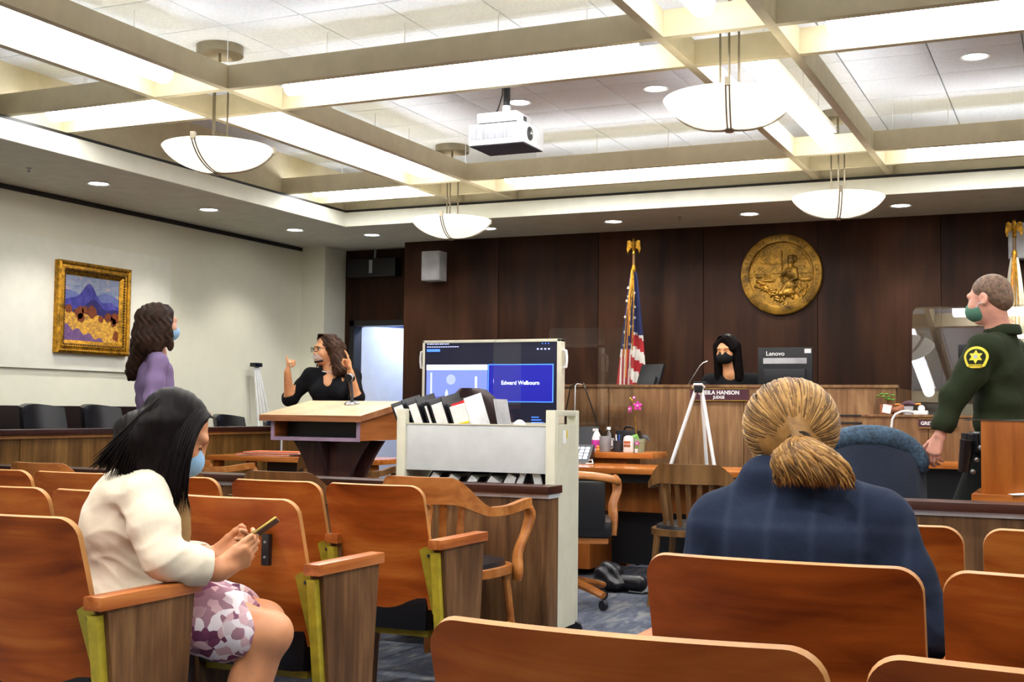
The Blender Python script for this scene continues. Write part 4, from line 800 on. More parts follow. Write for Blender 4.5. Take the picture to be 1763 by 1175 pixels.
b = thing('mug', 'grey mug with handle on the side desk', 'mug', (-3.25, 8.86, ZI)); cyl([(0, .0), (.04, 0), (.044, .008), (.044, .115), (.041, .115), (.04, .01), (0, .008)], 24).obj('body', 'grey_plastic', b); MB().tube([(.042, 0, .1), (.065, 0, .095), (.07, 0, .06), (.062, 0, .03), (.042, 0, .02)], .007, 8).obj('handle', 'grey_plastic', b)
b = thing('pen_cup', 'black mesh pen cup with a blue pen', 'pen cup', (-3.15, 8.86, ZI)); cyl([(0, 0), (.03, 0), (.036, .085), (.033, .085), (.028, .005), (0, .005)]).obj('cup', 'dark_grey', b)
for k, (dx, c) in enumerate(((-.012, 'white_plastic'), (.008, 'blue'), (.02, 'dark_grey'))): MB().tube([(dx*.5, .0, .006), (dx*1.4, .005, .13)], .005, 8).obj('pen', c, b)
b = thing('canister', 'white wipe canister with red print on the side desk', 'canister', (-3.065, 8.86, ZI)); cyl([(0, 0), (.038, 0), (.04, .005), (.04, .085), (.036, .11), (.02, .122), (0, .124)], 24).obj('body', 'white_plastic', b)
for z, c in ((.075, 'orange_folder'), (.05, 'terracotta')): MB().lathe([(.0405, z-.012), (.0405, z+.008)], 14, a0=-2.3, a1=-.9).obj('print', c, b)
b = thing('black_bag', 'black bag behind the bottles on the side desk', 'bag', (-3.15, 9.1, ZI)); MB().box(-.09, .09, -.06, .06, 0, .16, bev=.03).obj('bag_body', 'black_leather', b); MB().tube([(-.04, 0, .155), (-.02, 0, .185), (.03, 0, .185), (.05, 0, .155)], .008, 8).obj('handle', 'black_leather', b)
b = thing('toy_figure', 'tiny orange figure on the side desk', 'figurine', (-3.30, 8.84, ZI)); cyl([(0, 0), (.016, .002), (.018, .015), (.01, .024), (.014, .034), (.008, .045), (0, .047)], 12).obj('body', 'orange', b)
b = thing('dark_monitor', 'dark tilted monitor beside the trolley handle', 'monitor', (-3.50, 8.98, ZI), .2); MB().box(-.14, .14, -.01, .012, .03, .19, bev=.004, M=rot(-.25)).obj('housing', 'black_plastic', b); MB().box(-.13, .13, -.014, -.01, .04, .18, M=rot(-.25)).obj('screen', 'dark_grey', b); MB().box(-.05, .05, -.04, .06, 0, .03).obj('base', 'black_plastic', b)
b = thing('desk_phone', 'black desk phone with lit buttons beside the trolley', 'phone', (-3.38, 8.62, .761), .1); MB().prism([(-.1, 0), (.08, 0), (.08, .13), (.06, .135)], -.11, .11, 'x').obj('body', 'black_plastic', b)
T = rot(math.atan2(.135, .16)-PI/2+PI/2, 0, 0, (0, -.1, 0))
for i in range(4):
    for j in range(3): MB().box(-.02+j*.04, .01+j*.04, .045+i*.035, .068+i*.035, .004, .008, M=T).obj('button', scr('s_key', (220, 228, 250), 1.0), b)
MB().tube([(.09, -.05, .02), (.14, -.1, .03), (.16, -.15, .006), (.12, -.2, .006)], .004, 6).obj('cord', 'white_plastic', b)
# orchid
b = thing('potted_orchid', 'pink orchid on a thin stem in a green pot', 'orchid', (-2.995, 8.90, ZI)); cyl([(0, 0), (.036, 0), (.045, .075), (.05, .076), (.05, .1), (.044, .1), (0, .09)], 20).obj('pot', 'pot_green', b)
MB().tube([(-.02, 0, .09), (-.03, 0, .2), (-.033, 0, .3), (-.045, 0, .36), (-.06, 0, .395)], [.005, .004, .004, .003, .002], 8).obj('stem', 'gold', b)
def flower(c, r, yaw):
    for k in range(5):
        a = 2*PI*k/5+.3; T = Matrix.Translation(c) @ rot(PI/2, 0, yaw) @ Matrix.Rotation(a, 4, 'Z')
        vs = [T @ Vector(p) for p in ((0, 0, .004), (r*.4, -r*.34, 0), (r*.9, -r*.28, -.004), (r*1.1, 0, 0), (r*.9, r*.28, -.004), (r*.4, r*.34, 0))]
        MB().add(vs+[v+Vector((0, .003, 0)) for v in vs], [(0, 1, 2, 3, 4, 5), (11, 10, 9, 8, 7, 6)]+[(i, i+6, (i+1) % 6+6, (i+1) % 6) for i in range(6)]).obj('petal', 'magenta', b)
    MB().lathe([(0, .012), (.006, .006), (.007, 0)], 8, M=Matrix.Translation(c) @ rot(PI/2, 0, yaw)).obj('flower_centre', 'white_plastic', b)
flower((-.005, -.03, .345), .034, 0); flower((-.07, -.02, .32), .026, -.6); flower((.0, -.052, .065), .018, 0); flower((-.04, -.01, .405), .014, .5)
for k, (dx, a) in enumerate(((.03, .3), (-.02, -.5))): MB().tube([(0, 0, .09), (dx, -.01, .12), (dx*2.2, -.02, .115), (dx*2.9, -.025, .085)], [(.006, .003), (.02, .003), (.018, .003), (.003, .002)], 8).obj('leaf', 'binder_black' if k == 0 else 'green', b)
for k in range(2): MB().lathe([(0, -.008), (.008, 0), (0, .008)], 8, (-.06-.012*k, 0, .39+.012*k)).obj('bud', 'yellow', b)
b = thing('tiny_pot', 'tiny white pot with a green sprig before the orchid pot', 'plant pot', (-2.985, 8.80, ZI)); cyl([(0, 0), (.011, 0), (.014, .028), (0, .026)], 10).obj('pot', 'white_plastic', b); MB().tube([(0, 0, .025), (.004, 0, .045), (.012, 0, .06)], [(.003, .002), (.009, .003), (.002, .001)], 8).obj('leaf', 'green', b)
# cables hanging down the bench front
for pts, mt, l in (([(-3.79, 9.37, .86), (-3.775, 9.375, 1.15), (-3.74, 9.375, 1.34), (-3.70, 9.385, 1.362), (-3.66, 9.47, 1.34)], 'black_plastic', 'black cable looping over the left end of the judge bench'),
                  ([(-3.70, 9.375, .86), (-3.70, 9.375, 1.2), (-3.70, 9.38, 1.345), (-3.685, 9.385, 1.363), (-3.65, 9.47, 1.35)], 'white_plastic', 'thin white cable hanging over the bench edge'),
                  ([(-3.40, 9.37, .86), (-3.50, 9.375, 1.02), (-3.57, 9.375, 1.22), (-3.62, 9.378, 1.345), (-3.63, 9.385, 1.363), (-3.62, 9.47, 1.35)], 'black_plastic', 'black cable slanting down the bench front')):
    c0 = Vector(pts[0]); tag(MB(c0).tube(pts, .005, 6).obj('cable', mt), l, 'cable').location = c0
# white tripod easel in front of the bench
t = thing('tripod_easel', 'white metal tripod easel standing before the judge bench', 'easel', (-2.58, 9.05, 0)); AP = Vector((0, 0, 1.33))
for x, y in ((-.43, -.12), (.27, -.1), (.05, .22)):
    MB().tube([AP+Vector((math.copysign(.018, x), 0, 0)), (x, y, .02)], .0135, 10).obj('leg', 'white_plastic', t); MB().tube([(x, y, .03), (x*1.01, y, 0)], .016, 10).obj('foot', 'black_plastic', t)
MB().box(-.03, .03, -.03, .03, 1.29, 1.345, bev=.006).obj('head', 'black_plastic', t); MB().tube([(-.045, -.01, 1.33), (-.03, -.03, 1.35), (.03, -.03, 1.35), (.045, -.01, 1.33)], .009, 8).obj('collar', 'white_plastic', t); MB().box(-.035, .06, -.03, .03, 1.35, 1.372, bev=.006).obj('top_plate', 'black_plastic', t)
# clerk counter items
ZK = 1.143
b = thing('basket_plant', 'small green plant in a brown basket with a white card', 'plant', (-1.27, 9.345, ZK)); cyl([(0, 0), (.045, 0), (.05, .02), (.045, .075), (.04, .075), (0, .06)], 16).obj('basket', 'terracotta', b); MB().box(-.03, .03, -.055, -.05, .01, .07, M=rot(0, .2, 0)).obj('card', 'white_plastic', b)
rs = random.Random(5)
for k in range(12):
    a = k*2.4; r = .012+.035*rs.random(); z = .08+.05*rs.random(); MB().lathe([(0, -.009), (.014, -.003), (.017, .002), (0, .008)], 8, (r*1.3*math.cos(a), r*.8*math.sin(a), z+.02)).obj('leaf', 'green', b)
b = thing('wooden_duck', 'small carved brown wooden ornament beside the basket plant', 'ornament', (-1.20, 9.33, ZK)); MB().tube([(-.055, 0, .02), (-.02, 0, .03), (.03, 0, .04), (.05, 0, .065)], [.012, .024, .026, .012], 10).obj('body', 'terracotta', b)
b = thing('cloth_cup', 'grey cup covered by a maroon cloth and an orange stick', 'cup', (-1.125, 9.35, ZK)); cyl([(0, 0), (.033, 0), (.04, .06), (0, .06)]).obj('cup', 'speaker_grey', b); MB().tube([(-.05, 0, .068), (-.02, 0, .078), (.01, 0, .085), (.05, 0, .072)], [.008, .018, .02, .01], 10).obj('cloth', 'plum', b); MB().tube([(-.09, 0, .072), (.09, 0, .078)], .006, 8).obj('stick', 'orange', b)
b = thing('white_device', 'small white webcam device on the clerk counter', 'device', (-1.035, 9.34, ZK)); MB().box(-.05, .05, -.03, .03, 0, .03, bev=.008).obj('body', 'white_plastic', b); MB().lathe([(0, -.012), (.022, -.012), (.024, 0), (.022, .012), (0, .012)], 16, M=rot(PI/2, 0, 0, (.005, 0, .045))).obj('lens_head', 'white_plastic', b)
b = thing('gooseneck_lamp', 'white gooseneck arc on the clerk ledge behind the blue chair', 'lamp', (-1.21, 9.12, .821)); cyl([(0, .02), (.05, .015), (.055, 0)], 20).obj('base', 'white_plastic', b); MB().tube([(0, 0, .01), (0, 0, .22), (.008, 0, .29), (.03, 0, .325), (.07, .01, .345), (.12, .03, .345), (.15, .05, .335)], .008, 8).obj('arc', 'white_plastic', b)
b = thing('black_console', 'low black console with Lenovo lettering on the clerk counter', 'computer', (-.80, 9.46, 1.101), -.02); MB().box(-.2, .3, -.05, .1, 0, .115, bev=.004).obj('body', 'black_plastic', b); text_obj('logo', 'Lenovo', .028, rot(PI/2, 0, 0, (-.18, -.052, .05)), 'speaker_grey', b, align='LEFT'); MB().box(-.15, .25, -.09, -.05, .0, .02).obj('front_lip', 'pot_green', b)
b = thing('blue_bottle', 'blue spray bottle standing behind the black console', 'bottle', (-.895, 9.62, 1.101)); cyl([(0, 0), (.04, 0), (.042, .1), (.02, .17), (.014, .2), (0, .2)]).obj('body', 'blue', b); MB().box(-.02, .02, -.01, .01, .2, .23).obj('nozzle', 'white_plastic', b)
# right foreground table with a tabletop lectern
t = thing('side_table', 'wooden table top just behind the right bar', 'table', (.6, 6.5, 0)); MB().box(-1.06, 1.0, -.38, .3, .745, .785, bev=.008).obj('table_top', 'desk_wood', t)
for x in (-.98, .9):
    for y in (-.3, .22): MB().box(x-.03, x+.03, y-.03, y+.03, 0, .745).obj('leg', 'desk_wood_z', t)
t = thing('table_lectern', 'orange wood box lectern in front of the deputy', 'lectern', (-.05, 6.35, .786)); MB().box(-.37, .37, -.16, -.13, 0, .335, bev=.002).obj('front_panel', 'desk_wood_z', t); MB().box(-.37, -.345, -.13, .12, 0, .335).obj('side_panel', 'desk_wood_z', t); MB().box(.345, .37, -.13, .12, 0, .335).obj('side_panel', 'desk_wood_z', t); MB().box(-.44, .38, -.165, .13, .335, .343).obj('top', 'clear_plastic', t)
t = thing('paper_sheet', 'white paper sheet on the table beside the box lectern', 'paper', (-.17, 6.15, .787), .3); MB().prism([(-.12, 0), (.16, 0), (.16, .02), (.06, .018)], -.01, .1, 'y').obj('sheet', 'paper', t)
# ------------------------------------------------------------------ projector
t = thing('projector', 'white ceiling-mounted projector with grille and lens', 'projector', (-3.12, 6.75, 2.715)); 
MB().box(-.18, .18, -.15, .15, 0, .125, bev=.008).obj('body', 'white_plastic', t); MB().box(-.175, .175, -.145, .145, -.004, .001).obj('underside', 'dark_grey', t); MB().box(-.14, .12, -.12, .12, .14, .20, bev=.01).obj('mount_box', 'white_plastic', t); MB().box(-.13, .11, -.11, .11, .122, .142).obj('shadow_gap', 'dark_grey', t)
for k in range(11): MB().box(-.165+k*.025, -.145+k*.025, -.1525, -.149, .035, .105).obj('grille_slot', 'grey_plastic', t)
MB().lathe([(0, .012), (.022, .01), (.036, .004), (.04, .004), (.042, 0)], 24, M=rot(0, PI/2, 0, (.18, -.06, .065))).obj('lens', 'black_plastic', t); MB().lathe([(0, .018), (.018, .012)], 16, M=rot(0, PI/2, 0, (.18, -.06, .065))).obj('lens_glass', 'chrome', t); MB().box(.119, .123, -.02, .02, .155, .185).obj('sensor', 'dark_grey', t)
MB().tube([(0, 0, .19), (0, 0, .26)], .026, 14).obj('collar', 'white_plastic', t); MB().tube([(0, 0, .25), (0, 0, .672)], .021, 14).obj('pole', 'dark_grey', t)
MB().tube([(-.1, .0, .2), (-.06, 0, .24), (-.03, .0, .33), (-.024, 0, .5)], .004, 6).obj('cable', 'black_plastic', t); MB().tube([(.04, 0, .60), (.045, 0, .42), (.07, 0, .38), (.095, 0, .42), (.10, 0, .60)], .004, 6).obj('cable', 'black_plastic', t)
# ------------------------------------------------------------------ people: smooth solids blended from limbs, one surface each
V3 = lambda *a: np.array(a, float)
def K(a, b, r0, r1=None, k=.03, fl=None, op='u'): return ('K', np.array(a, float), np.array(b, float), r0, r0 if r1 is None else r1, k, fl, op)
def E(c, r, R=None, k=.03, op='u'): return ('E', np.array(c, float), np.array(r, float), np.eye(3) if R is None else np.array(R, float), 0, k, None, op)
def chain(pts, rs, k=.03, fl=None): return [K(pts[i], pts[i+1], rs[i], rs[i+1], k, fl) for i in range(len(pts)-1)]
def basis(yaw=0, pitch=0, roll=0):
    # columns: right, forward, up ; yaw turns left (counter-clockwise), pitch>0 looks up, roll>0 tips to the right
    M = Matrix.Rotation(yaw, 3, 'Z') @ Matrix.Rotation(pitch, 3, 'X') @ Matrix.Rotation(roll, 3, 'Y'); return np.array(M)
def sdf_mesh(prims, res, wrinkle=None):
    lo = np.full(3, 9e9); hi = -lo
    for p in prims:
        if p[7] == 's': continue
        if p[0] == 'K': r = max(p[3], p[4]); lo = np.minimum(lo, np.minimum(p[1], p[2])-r); hi = np.maximum(hi, np.maximum(p[1], p[2])+r)
        else: r = p[2].max(); lo = np.minimum(lo, p[1]-r); hi = np.maximum(hi, p[1]+r)
    lo -= .03; hi += .03; n = np.ceil((hi-lo)/res).astype(int)+1
    ax = [lo[i]+res*np.arange(n[i]) for i in range(3)]; D = np.full(n, .2, np.float32)
    for p in prims:
        k = p[5]; mg = k+3*res+.01
        if p[0] == 'K': r = max(p[3], p[4]); b0 = np.minimum(p[1], p[2])-r-mg; b1 = np.maximum(p[1], p[2])+r+mg
        else: r = p[2].max(); b0 = p[1]-r-mg; b1 = p[1]+r+mg
        i0 = np.clip(((b0-lo)/res).astype(int), 0, n); i1 = np.clip(np.ceil((b1-lo)/res).astype(int)+1, 0, n)
        if (i1 <= i0).any(): continue
        sl = tuple(slice(a, b) for a, b in zip(i0, i1)); X, Y, Z = np.meshgrid(ax[0][sl[0]], ax[1][sl[1]], ax[2][sl[2]], indexing='ij', sparse=True)
        if p[0] == 'K':
            a, b = p[1], p[2]; ba = b-a; L2 = max(ba@ba, 1e-12); px, py, pz = X-a[0], Y-a[1], Z-a[2]
            h = np.clip((px*ba[0]+py*ba[1]+pz*ba[2])/L2, 0, 1); qx, qy, qz = px-ba[0]*h, py-ba[1]*h, pz-ba[2]*h
            if p[6] is not None:
                nx, s = p[6]; nx = np.array(nx, float); nx /= np.linalg.norm(nx); dn = (qx*nx[0]+qy*nx[1]+qz*nx[2])*(s-1); qx, qy, qz = qx+dn*nx[0], qy+dn*nx[1], qz+dn*nx[2]
            d = np.sqrt(qx*qx+qy*qy+qz*qz)-(p[3]+(p[4]-p[3])*h)
            if p[6] is not None: d = d/ max(1, p[6][1]**.5)
        else:
            c, r, R = p[1], p[2], p[3]; px, py, pz = X-c[0], Y-c[1], Z-c[2]; q = [px*R[0, i]+py*R[1, i]+pz*R[2, i] for i in range(3)]
            k0 = np.sqrt(sum((q[i]/r[i])**2 for i in range(3))); k1 = np.sqrt(sum((q[i]/r[i]**2)**2 for i in range(3)))+1e-9; d = k0*(k0-1)/k1
        s = D[sl]
        if p[7] == 's': d = -d; h = np.maximum(k-np.abs(s-d), 0)/k; D[sl] = np.maximum(s, d)+h*h*k/4
        else: h = np.maximum(k-np.abs(s-d), 0)/k; D[sl] = np.minimum(s, d)-h*h*k/4
    if wrinkle:
        X, Y, Z = np.meshgrid(*ax, indexing='ij', sparse=True); D = D+wrinkle(X, Y, Z).astype(np.float32)
    ins = D < 0; c = np.zeros(n-1, int); crn = [(i, j, k) for i in (0, 1) for j in (0, 1) for k in (0, 1)]
    S = lambda A, o: A[o[0]:A.shape[0]-1+o[0], o[1]:A.shape[1]-1+o[1], o[2]:A.shape[2]-1+o[2]]
    for o in crn: c += S(ins, o)
    cell = (c > 0) & (c < 8); ids = np.full(cell.shape, -1); idx = np.argwhere(cell); ids[cell] = np.arange(len(idx))
    acc = np.zeros((len(idx), 3)); cnt = np.zeros(len(idx)); I, J, Kk = idx.T
    val = {o: D[I+o[0], J+o[1], Kk+o[2]] for o in crn}
    for a in crn:
        for q in range(3):
            if a[q] == 0:
                b = list(a); b[q] = 1; b = tuple(b); va, vb = val[a], val[b]; m = (va < 0) != (vb < 0); t = np.where(m, va/(va-vb+1e-12), 0)
                for w_ in range(3): acc[:, w_] += np.where(m, a[w_]+(t if w_ == q else 0), 0)
                cnt += m
    verts = lo+res*(idx+acc/np.maximum(cnt, 1)[:, None]); F = []
    for q in range(3):
        u, v = (q+1) % 3, (q+2) % 3; A = [slice(None)]*3; B = [slice(None)]*3; A[q] = slice(0, -1); B[q] = slice(1, None)
        e = ins[tuple(A)] != ins[tuple(B)]; pos = np.argwhere(e); pos = pos[(pos[:, u] > 0) & (pos[:, v] > 0) & (pos[:, u] < n[u]-1) & (pos[:, v] < n[v]-1)]
        sgn = ins[pos[:, 0], pos[:, 1], pos[:, 2]]
        def at_(du, dv): pp = pos.copy(); pp[:, u] += du; pp[:, v] += dv; return ids[pp[:, 0], pp[:, 1], pp[:, 2]]
        quad = np.stack([at_(-1, -1), at_(0, -1), at_(0, 0), at_(-1, 0)], 1); quad[~sgn] = quad[~sgn][:, ::-1]; F.append(quad)
    F = np.concatenate(F); return verts, F[(F >= 0).all(1)]
def solid(name, groups, mat, parent, loc, wrinkle=None):
    # groups: [(prims, res)...] meshed and joined into ONE mesh
    VS, FS, n = [], [], 0
    for prims, res in groups:
        v, f = sdf_mesh(prims, res, wrinkle); VS.append(v-np.array(loc)); FS.append(f+n); n += len(v)
    v = np.concatenate(VS); f = np.concatenate(FS); me = bpy.data.meshes.new(name); me.vertices.add(len(v)); me.vertices.foreach_set('co', v.ravel())
    me.loops.add(len(f)*4); me.loops.foreach_set('vertex_index', f.ravel()); me.polygons.add(len(f)); me.polygons.foreach_set('loop_start', np.arange(len(f))*4)
    me.update(calc_edges=True); me.polygons.foreach_set('use_smooth', np.ones(len(f), bool)); me.materials.append(MATS[mat]); me.validate()
    o = bpy.data.objects.new(name, me); COL.objects.link(o); o.parent = parent; return o
def skin(name, c, rough=.5):
    m = plain(name, c, rough, var=.04, nscale=14, bmp=.12, bscale=300); b = m.node_tree.nodes['Principled BSDF']; b.inputs['Subsurface Weight'].default_value = .12; b.inputs['Subsurface Radius'].default_value = (.02, .008, .004)
skin('skin_a', (206, 142, 100)); skin('skin_b', (214, 160, 132)); skin('skin_c', (222, 160, 112)); skin('skin_d', (226, 164, 142)); skin('skin_e', (216, 164, 130))
plain('hair_black', (17, 12, 12), .5, var=.2, nscale=40, spec=.10); plain('hair_dark', (50, 33, 23), .55, var=.2, nscale=40, spec=.15); plain('hair_brown', (74, 52, 40), .55, var=.2, nscale=50, spec=.15); plain('hair_blond', (158, 116, 62), .5, var=.12, nscale=25, spec=.3); plain('hair_light', (186, 144, 84), .5, var=.1, nscale=25, spec=.25); plain('hair_ash', (112, 80, 44), .5, var=.1, nscale=25, spec=.25); plain('hair_short', (112, 86, 66), .6, var=.2, nscale=60, bmp=.5, bscale=400)
def cloth(name, c, var=.03, fold=.25, rough=.85, weave=900):
    m, nt, b = _base(name); v = coords(nt, rand=False); f = noise(nt, v, 7, 3, .5, .8); f2 = noise(nt, v, weave, 2)
    lo = tuple(x*(1-var*2) for x in c); hi = tuple(min(255, x*(1+var)) for x in c); nt.links.new(ramp(nt, f2, [(.3, lo), (.7, hi)]), b.inputs['Base Color']); b.inputs['Roughness'].default_value = rough; b.inputs['Specular IOR Level'].default_value = .2
    mx = nt.nodes.new('ShaderNodeMath'); mx.operation = 'MULTIPLY_ADD'; mx.inputs[1].default_value = .06; nt.links.new(f2, mx.inputs[0]); nt.links.new(f, mx.inputs[2]); bump(nt, b, mx.outputs[0], fold, .04)
cloth('cream_jacket', (222, 211, 190)); cloth('cream_lining', (170, 140, 96)); cloth('purple_jacket', (126, 107, 144), .06); cloth('navy_skirt', (34, 34, 54)); cloth('black_dress', (14, 15, 20), .1); cloth('judge_robe', (12, 12, 15), .1)
cloth('deputy_green', (38, 46, 26), .08); cloth('dark_trouser', (26, 30, 28)); cloth('mask_blue', (150, 190, 224), .03); cloth('mask_black', (24, 26, 28)); cloth('mask_green', (96, 140, 118)); cloth('white_shirt', (220, 220, 220))
def plaid():
    m, nt, b = _base('blue_suit'); v = coords(nt, rand=False); cols = None
    def wave(ax, sc):
        w_ = nt.nodes.new('ShaderNodeTexWave'); w_.bands_direction = ax; w_.inputs['Scale'].default_value = sc; w_.inputs['Distortion'].default_value = .3; nt.links.new(v, w_.inputs['Vector']); return w_.outputs['Fac']
    a = nt.nodes.new('ShaderNodeMath'); a.operation = 'POWER'; a.inputs[1].default_value = 10; nt.links.new(wave('X', 3.3), a.inputs[0]); c = nt.nodes.new('ShaderNodeMath'); c.operation = 'POWER'; c.inputs[1].default_value = 10; nt.links.new(wave('Z', 2.6), c.inputs[0])
    s = nt.nodes.new('ShaderNodeMath'); s.operation = 'ADD'; nt.links.new(a.outputs[0], s.inputs[0]); nt.links.new(c.outputs[0], s.inputs[1])
    n2 = noise(nt, v, 700, 2); s2 = nt.nodes.new('ShaderNodeMath'); s2.operation = 'MULTIPLY_ADD'; s2.inputs[1].default_value = .22; nt.links.new(s.outputs[0], s2.inputs[0]); nt.links.new(n2, s2.inputs[2])
    nt.links.new(ramp(nt, s2.outputs[0], [(.3, (22, 30, 48)), (.6, (31, 42, 64)), (.9, (48, 58, 78))]), b.inputs['Base Color']); b.inputs['Roughness'].default_value = .85; b.inputs['Specular IOR Level'].default_value = .2; bump(nt, b, noise(nt, v, 5, 3, .5, 1), .3, .04)
plaid()
def floral():
    m, nt, b = _base('floral_skirt'); v = coords(nt, (1, 1, 1), rand=False); ds = noise(nt, v, 18, 3); mp = nt.nodes.new('ShaderNodeVectorMath'); mp.operation = 'MULTIPLY_ADD'; mp.inputs[1].default_value = (.05, .05, .05)
    nd = nt.nodes.new('ShaderNodeTexNoise'); nd.inputs['Scale'].default_value = 14; nt.links.new(v, nd.inputs['Vector']); nt.links.new(nd.outputs['Color'], mp.inputs[0]); nt.links.new(v, mp.inputs[2])
    vo = nt.nodes.new('ShaderNodeTexVoronoi'); vo.inputs['Scale'].default_value = 34; nt.links.new(mp.outputs[0], vo.inputs['Vector']); sp = nt.nodes.new('ShaderNodeSeparateColor'); nt.links.new(vo.outputs['Color'], sp.inputs[0])
    c1 = ramp(nt, sp.outputs[0], [(.0, (236, 226, 232)), (.38, (238, 230, 236)), (.42, (170, 126, 142)), (.6, (140, 100, 116)), (.64, (208, 168, 178)), (.82, (220, 186, 190)), (.86, (120, 58, 92)), (1, (96, 44, 76))])
    r = [n for n in nt.nodes if n.type == 'VALTORGB'][-1]; r.color_ramp.interpolation = 'LINEAR'
    nt.links.new(c1, b.inputs['Base Color']); b.inputs['Roughness'].default_value = .7
floral()
def wave_wr(spec):
    def f(X, Y, Z):
        s = 0
        for (dx, dy, dz), fr, amp, ph, (wx, wy, wz), wf, wa in spec:
            s = s+amp*np.sin(fr*(dx*X+dy*Y+dz*Z)+ph+wa*np.sin(wf*(wx*X+wy*Y+wz*Z)+ph))
        return s
    return f
def wr_mask(base, local):
    # base: gentle waves everywhere ; local: (centre, spread, direction, frequency, amplitude, warp)
    g = wave_wr(base)
    def f(X, Y, Z):
        s = g(X, Y, Z)
        for (cx, cy, cz), sg, (dx, dy, dz), fr, amp, wp in local:
            px, py, pz = X-cx, Y-cy, Z-cz; s = s-amp*np.exp(-(px*px+py*py+pz*pz)/(sg*sg))*((1-np.abs(np.sin(.5*fr*(dx*px+dy*py+dz*pz)+wp*np.sin(22*(px*dz-pz*dx)+9*py))))**1.6-.25)
        return s
    return f
def head_prims(c, B, s=1.0, ears=True, neck=None, wide=1.0, k=.02):
    P = lambda x, y, z: np.array(c)+B @ (np.array((x*wide, y, z))*s)
    q = [E(P(0, -.012, .033), np.array((.074*wide, .095, .086))*s, B), E(P(0, .03, -.03), np.array((.06*wide, .066, .084))*s, B), E(P(0, .066, -.095), np.array((.024, .022, .02))*s, B, .03),
         K(P(0, .092, .018), P(0, .108, -.026), .008*s, .013*s, k), E(P(0, .102, -.032), np.array((.018, .012, .011))*s, B, .012), K(P(-.036, .082, .03), P(.036, .082, .03), .013*s, None, k),
         E(P(-.036, .064, -.032), np.array((.026, .03, .03))*s, B), E(P(.036, .064, -.032), np.array((.026, .03, .03))*s, B), K(P(-.018, .09, -.064), P(.018, .09, -.064), .008*s, None, .012), K(P(-.014, .088, -.076), P(.014, .088, -.076), .0085*s, None, .012),
         E(P(-.032, .103, .006), np.array((.017, .014, .011))*s, B, .012, 's'), E(P(.032, .103, .006), np.array((.017, .014, .011))*s, B, .012, 's')]
    if ears:
        for sx in (-1, 1): q += [E(P(sx*.077, -.006, -.004), np.array((.010, .020, .032))*s, B, .012), E(P(sx*.086, .0, .0), np.array((.006, .011, .018))*s, B, .008, 's')]
    if neck is not None: q += [K(P(0, -.022, -.05), neck, .056*s, .06*s, .03)]
    return q, P
def eyes(P, B, parent, loc, s=1.0, closed=False, wide=1.0):
    for sx in (-1, 1):
        c = P(sx*.031, .0795, .005)-np.array(loc)
        o = MB().lathe([(0, -.012), (.007, -.0098), (.0118, -.002), (.0118, .002), (.007, .0098), (0, .012)], 12, tuple(c)).obj('eye', 'paper' if not closed else 'skin_c', parent, smooth=180)
        q = P(sx*.031, .0905, .004)-np.array(loc)
        if not closed: MB().lathe([(0, .002), (.005, .001), (.0055, -.001)], 10, M=Matrix.Translation(tuple(q)) @ Matrix(B.tolist()).to_4x4() @ rot(-PI/2)).obj('iris', 'hair_black', parent)
        MB().tube([P(sx*(.018+.03*t)/wide, .0965-.012*t, .026+.006*math.sin(t*2.6))-np.array(loc) for t in (0, .35, .7, 1)], [(.0025, .003), (.003, .004), (.003, .004), (.0015, .002)], 6).obj('eyebrow', 'hair_dark', parent)
        MB().tube([P(sx*(.020+.024*t)/wide, .0955-.008*t, (.0 if closed else .012)+.003*math.sin(t*3.1))-np.array(loc) for t in (0, .35, .7, 1)], .0016, 5).obj('eyelid', 'hair_black', parent)
def hand(w_, f, n, t, curl=((.3, .4, .3),)*4, thumb=(.6, .5, .3), s=1.0, tl=1.0):
    # w_ wrist, f finger direction, n palm normal, t thumb side
    U = lambda a: np.array(a, float)/np.linalg.norm(a)
    w_ = np.array(w_, float); f = U(f); n = U(n-f*np.dot(n, f)); t = U(t-f*np.dot(t, f)-n*np.dot(t, n)); q = []
    off = (.029, .010, -.010, -.027); kn = (.088, .092, .087, .078); ln = ((.040, .026, .020), (.045, .029, .021), (.041, .027, .020), (.032, .021, .018)); rr = (.0085, .009, .0085, .0075)
    for i in range(4):
        k0 = w_+s*(f*kn[i]+t*off[i]); q += [K(w_+s*(f*.012+t*off[i]*.55), k0, .013*s, .0115*s, .014)]; p = k0; a = 0
        for j in range(3):
            a += curl[i][j]; d = f*math.cos(a)+n*math.sin(a); p2 = p+d*ln[i][j]*s; q += [K(p, p2, rr[i]*s*(1-.06*j), rr[i]*s*(.94-.08*j), .005)]; p = p2
    b = w_+s*(f*.025+t*.022+n*.006); d = U(t*thumb[0]+f*thumb[1]+n*thumb[2]); p1 = b+d*.042*s; d2 = U(d+f*.25*tl); p2 = p1+d2*.032*s; p3 = p2+U(d2+f*.2*tl)*.026*s
    q += [K(b, p1, .014*s, .0115*s, .014), K(p1, p2, .0105*s, .0095*s, .006), K(p2, p3, .0095*s, .008*s, .005)]
    return q
def strands(name, paths, radius, mat, parent, loc, n=5, taper=.08):
    q = MB(loc)
    for P in paths:
        m_ = len(P); q.tube(P, [radius*(taper+(1-taper)*math.sin(PI*min(1, .25+.75*i/(m_-1)))**.6) for i in range(m_)], n)
    return q.obj(name, mat, parent, smooth=180)
def bez(a, b, c, d, n=10): 
    a, b, c, d = (np.array(x, float) for x in (a, b, c, d)); return [a*(1-t)**3+3*b*t*(1-t)**2+3*c*t*t*(1-t)+d*t**3 for t in np.linspace(0, 1, n)]
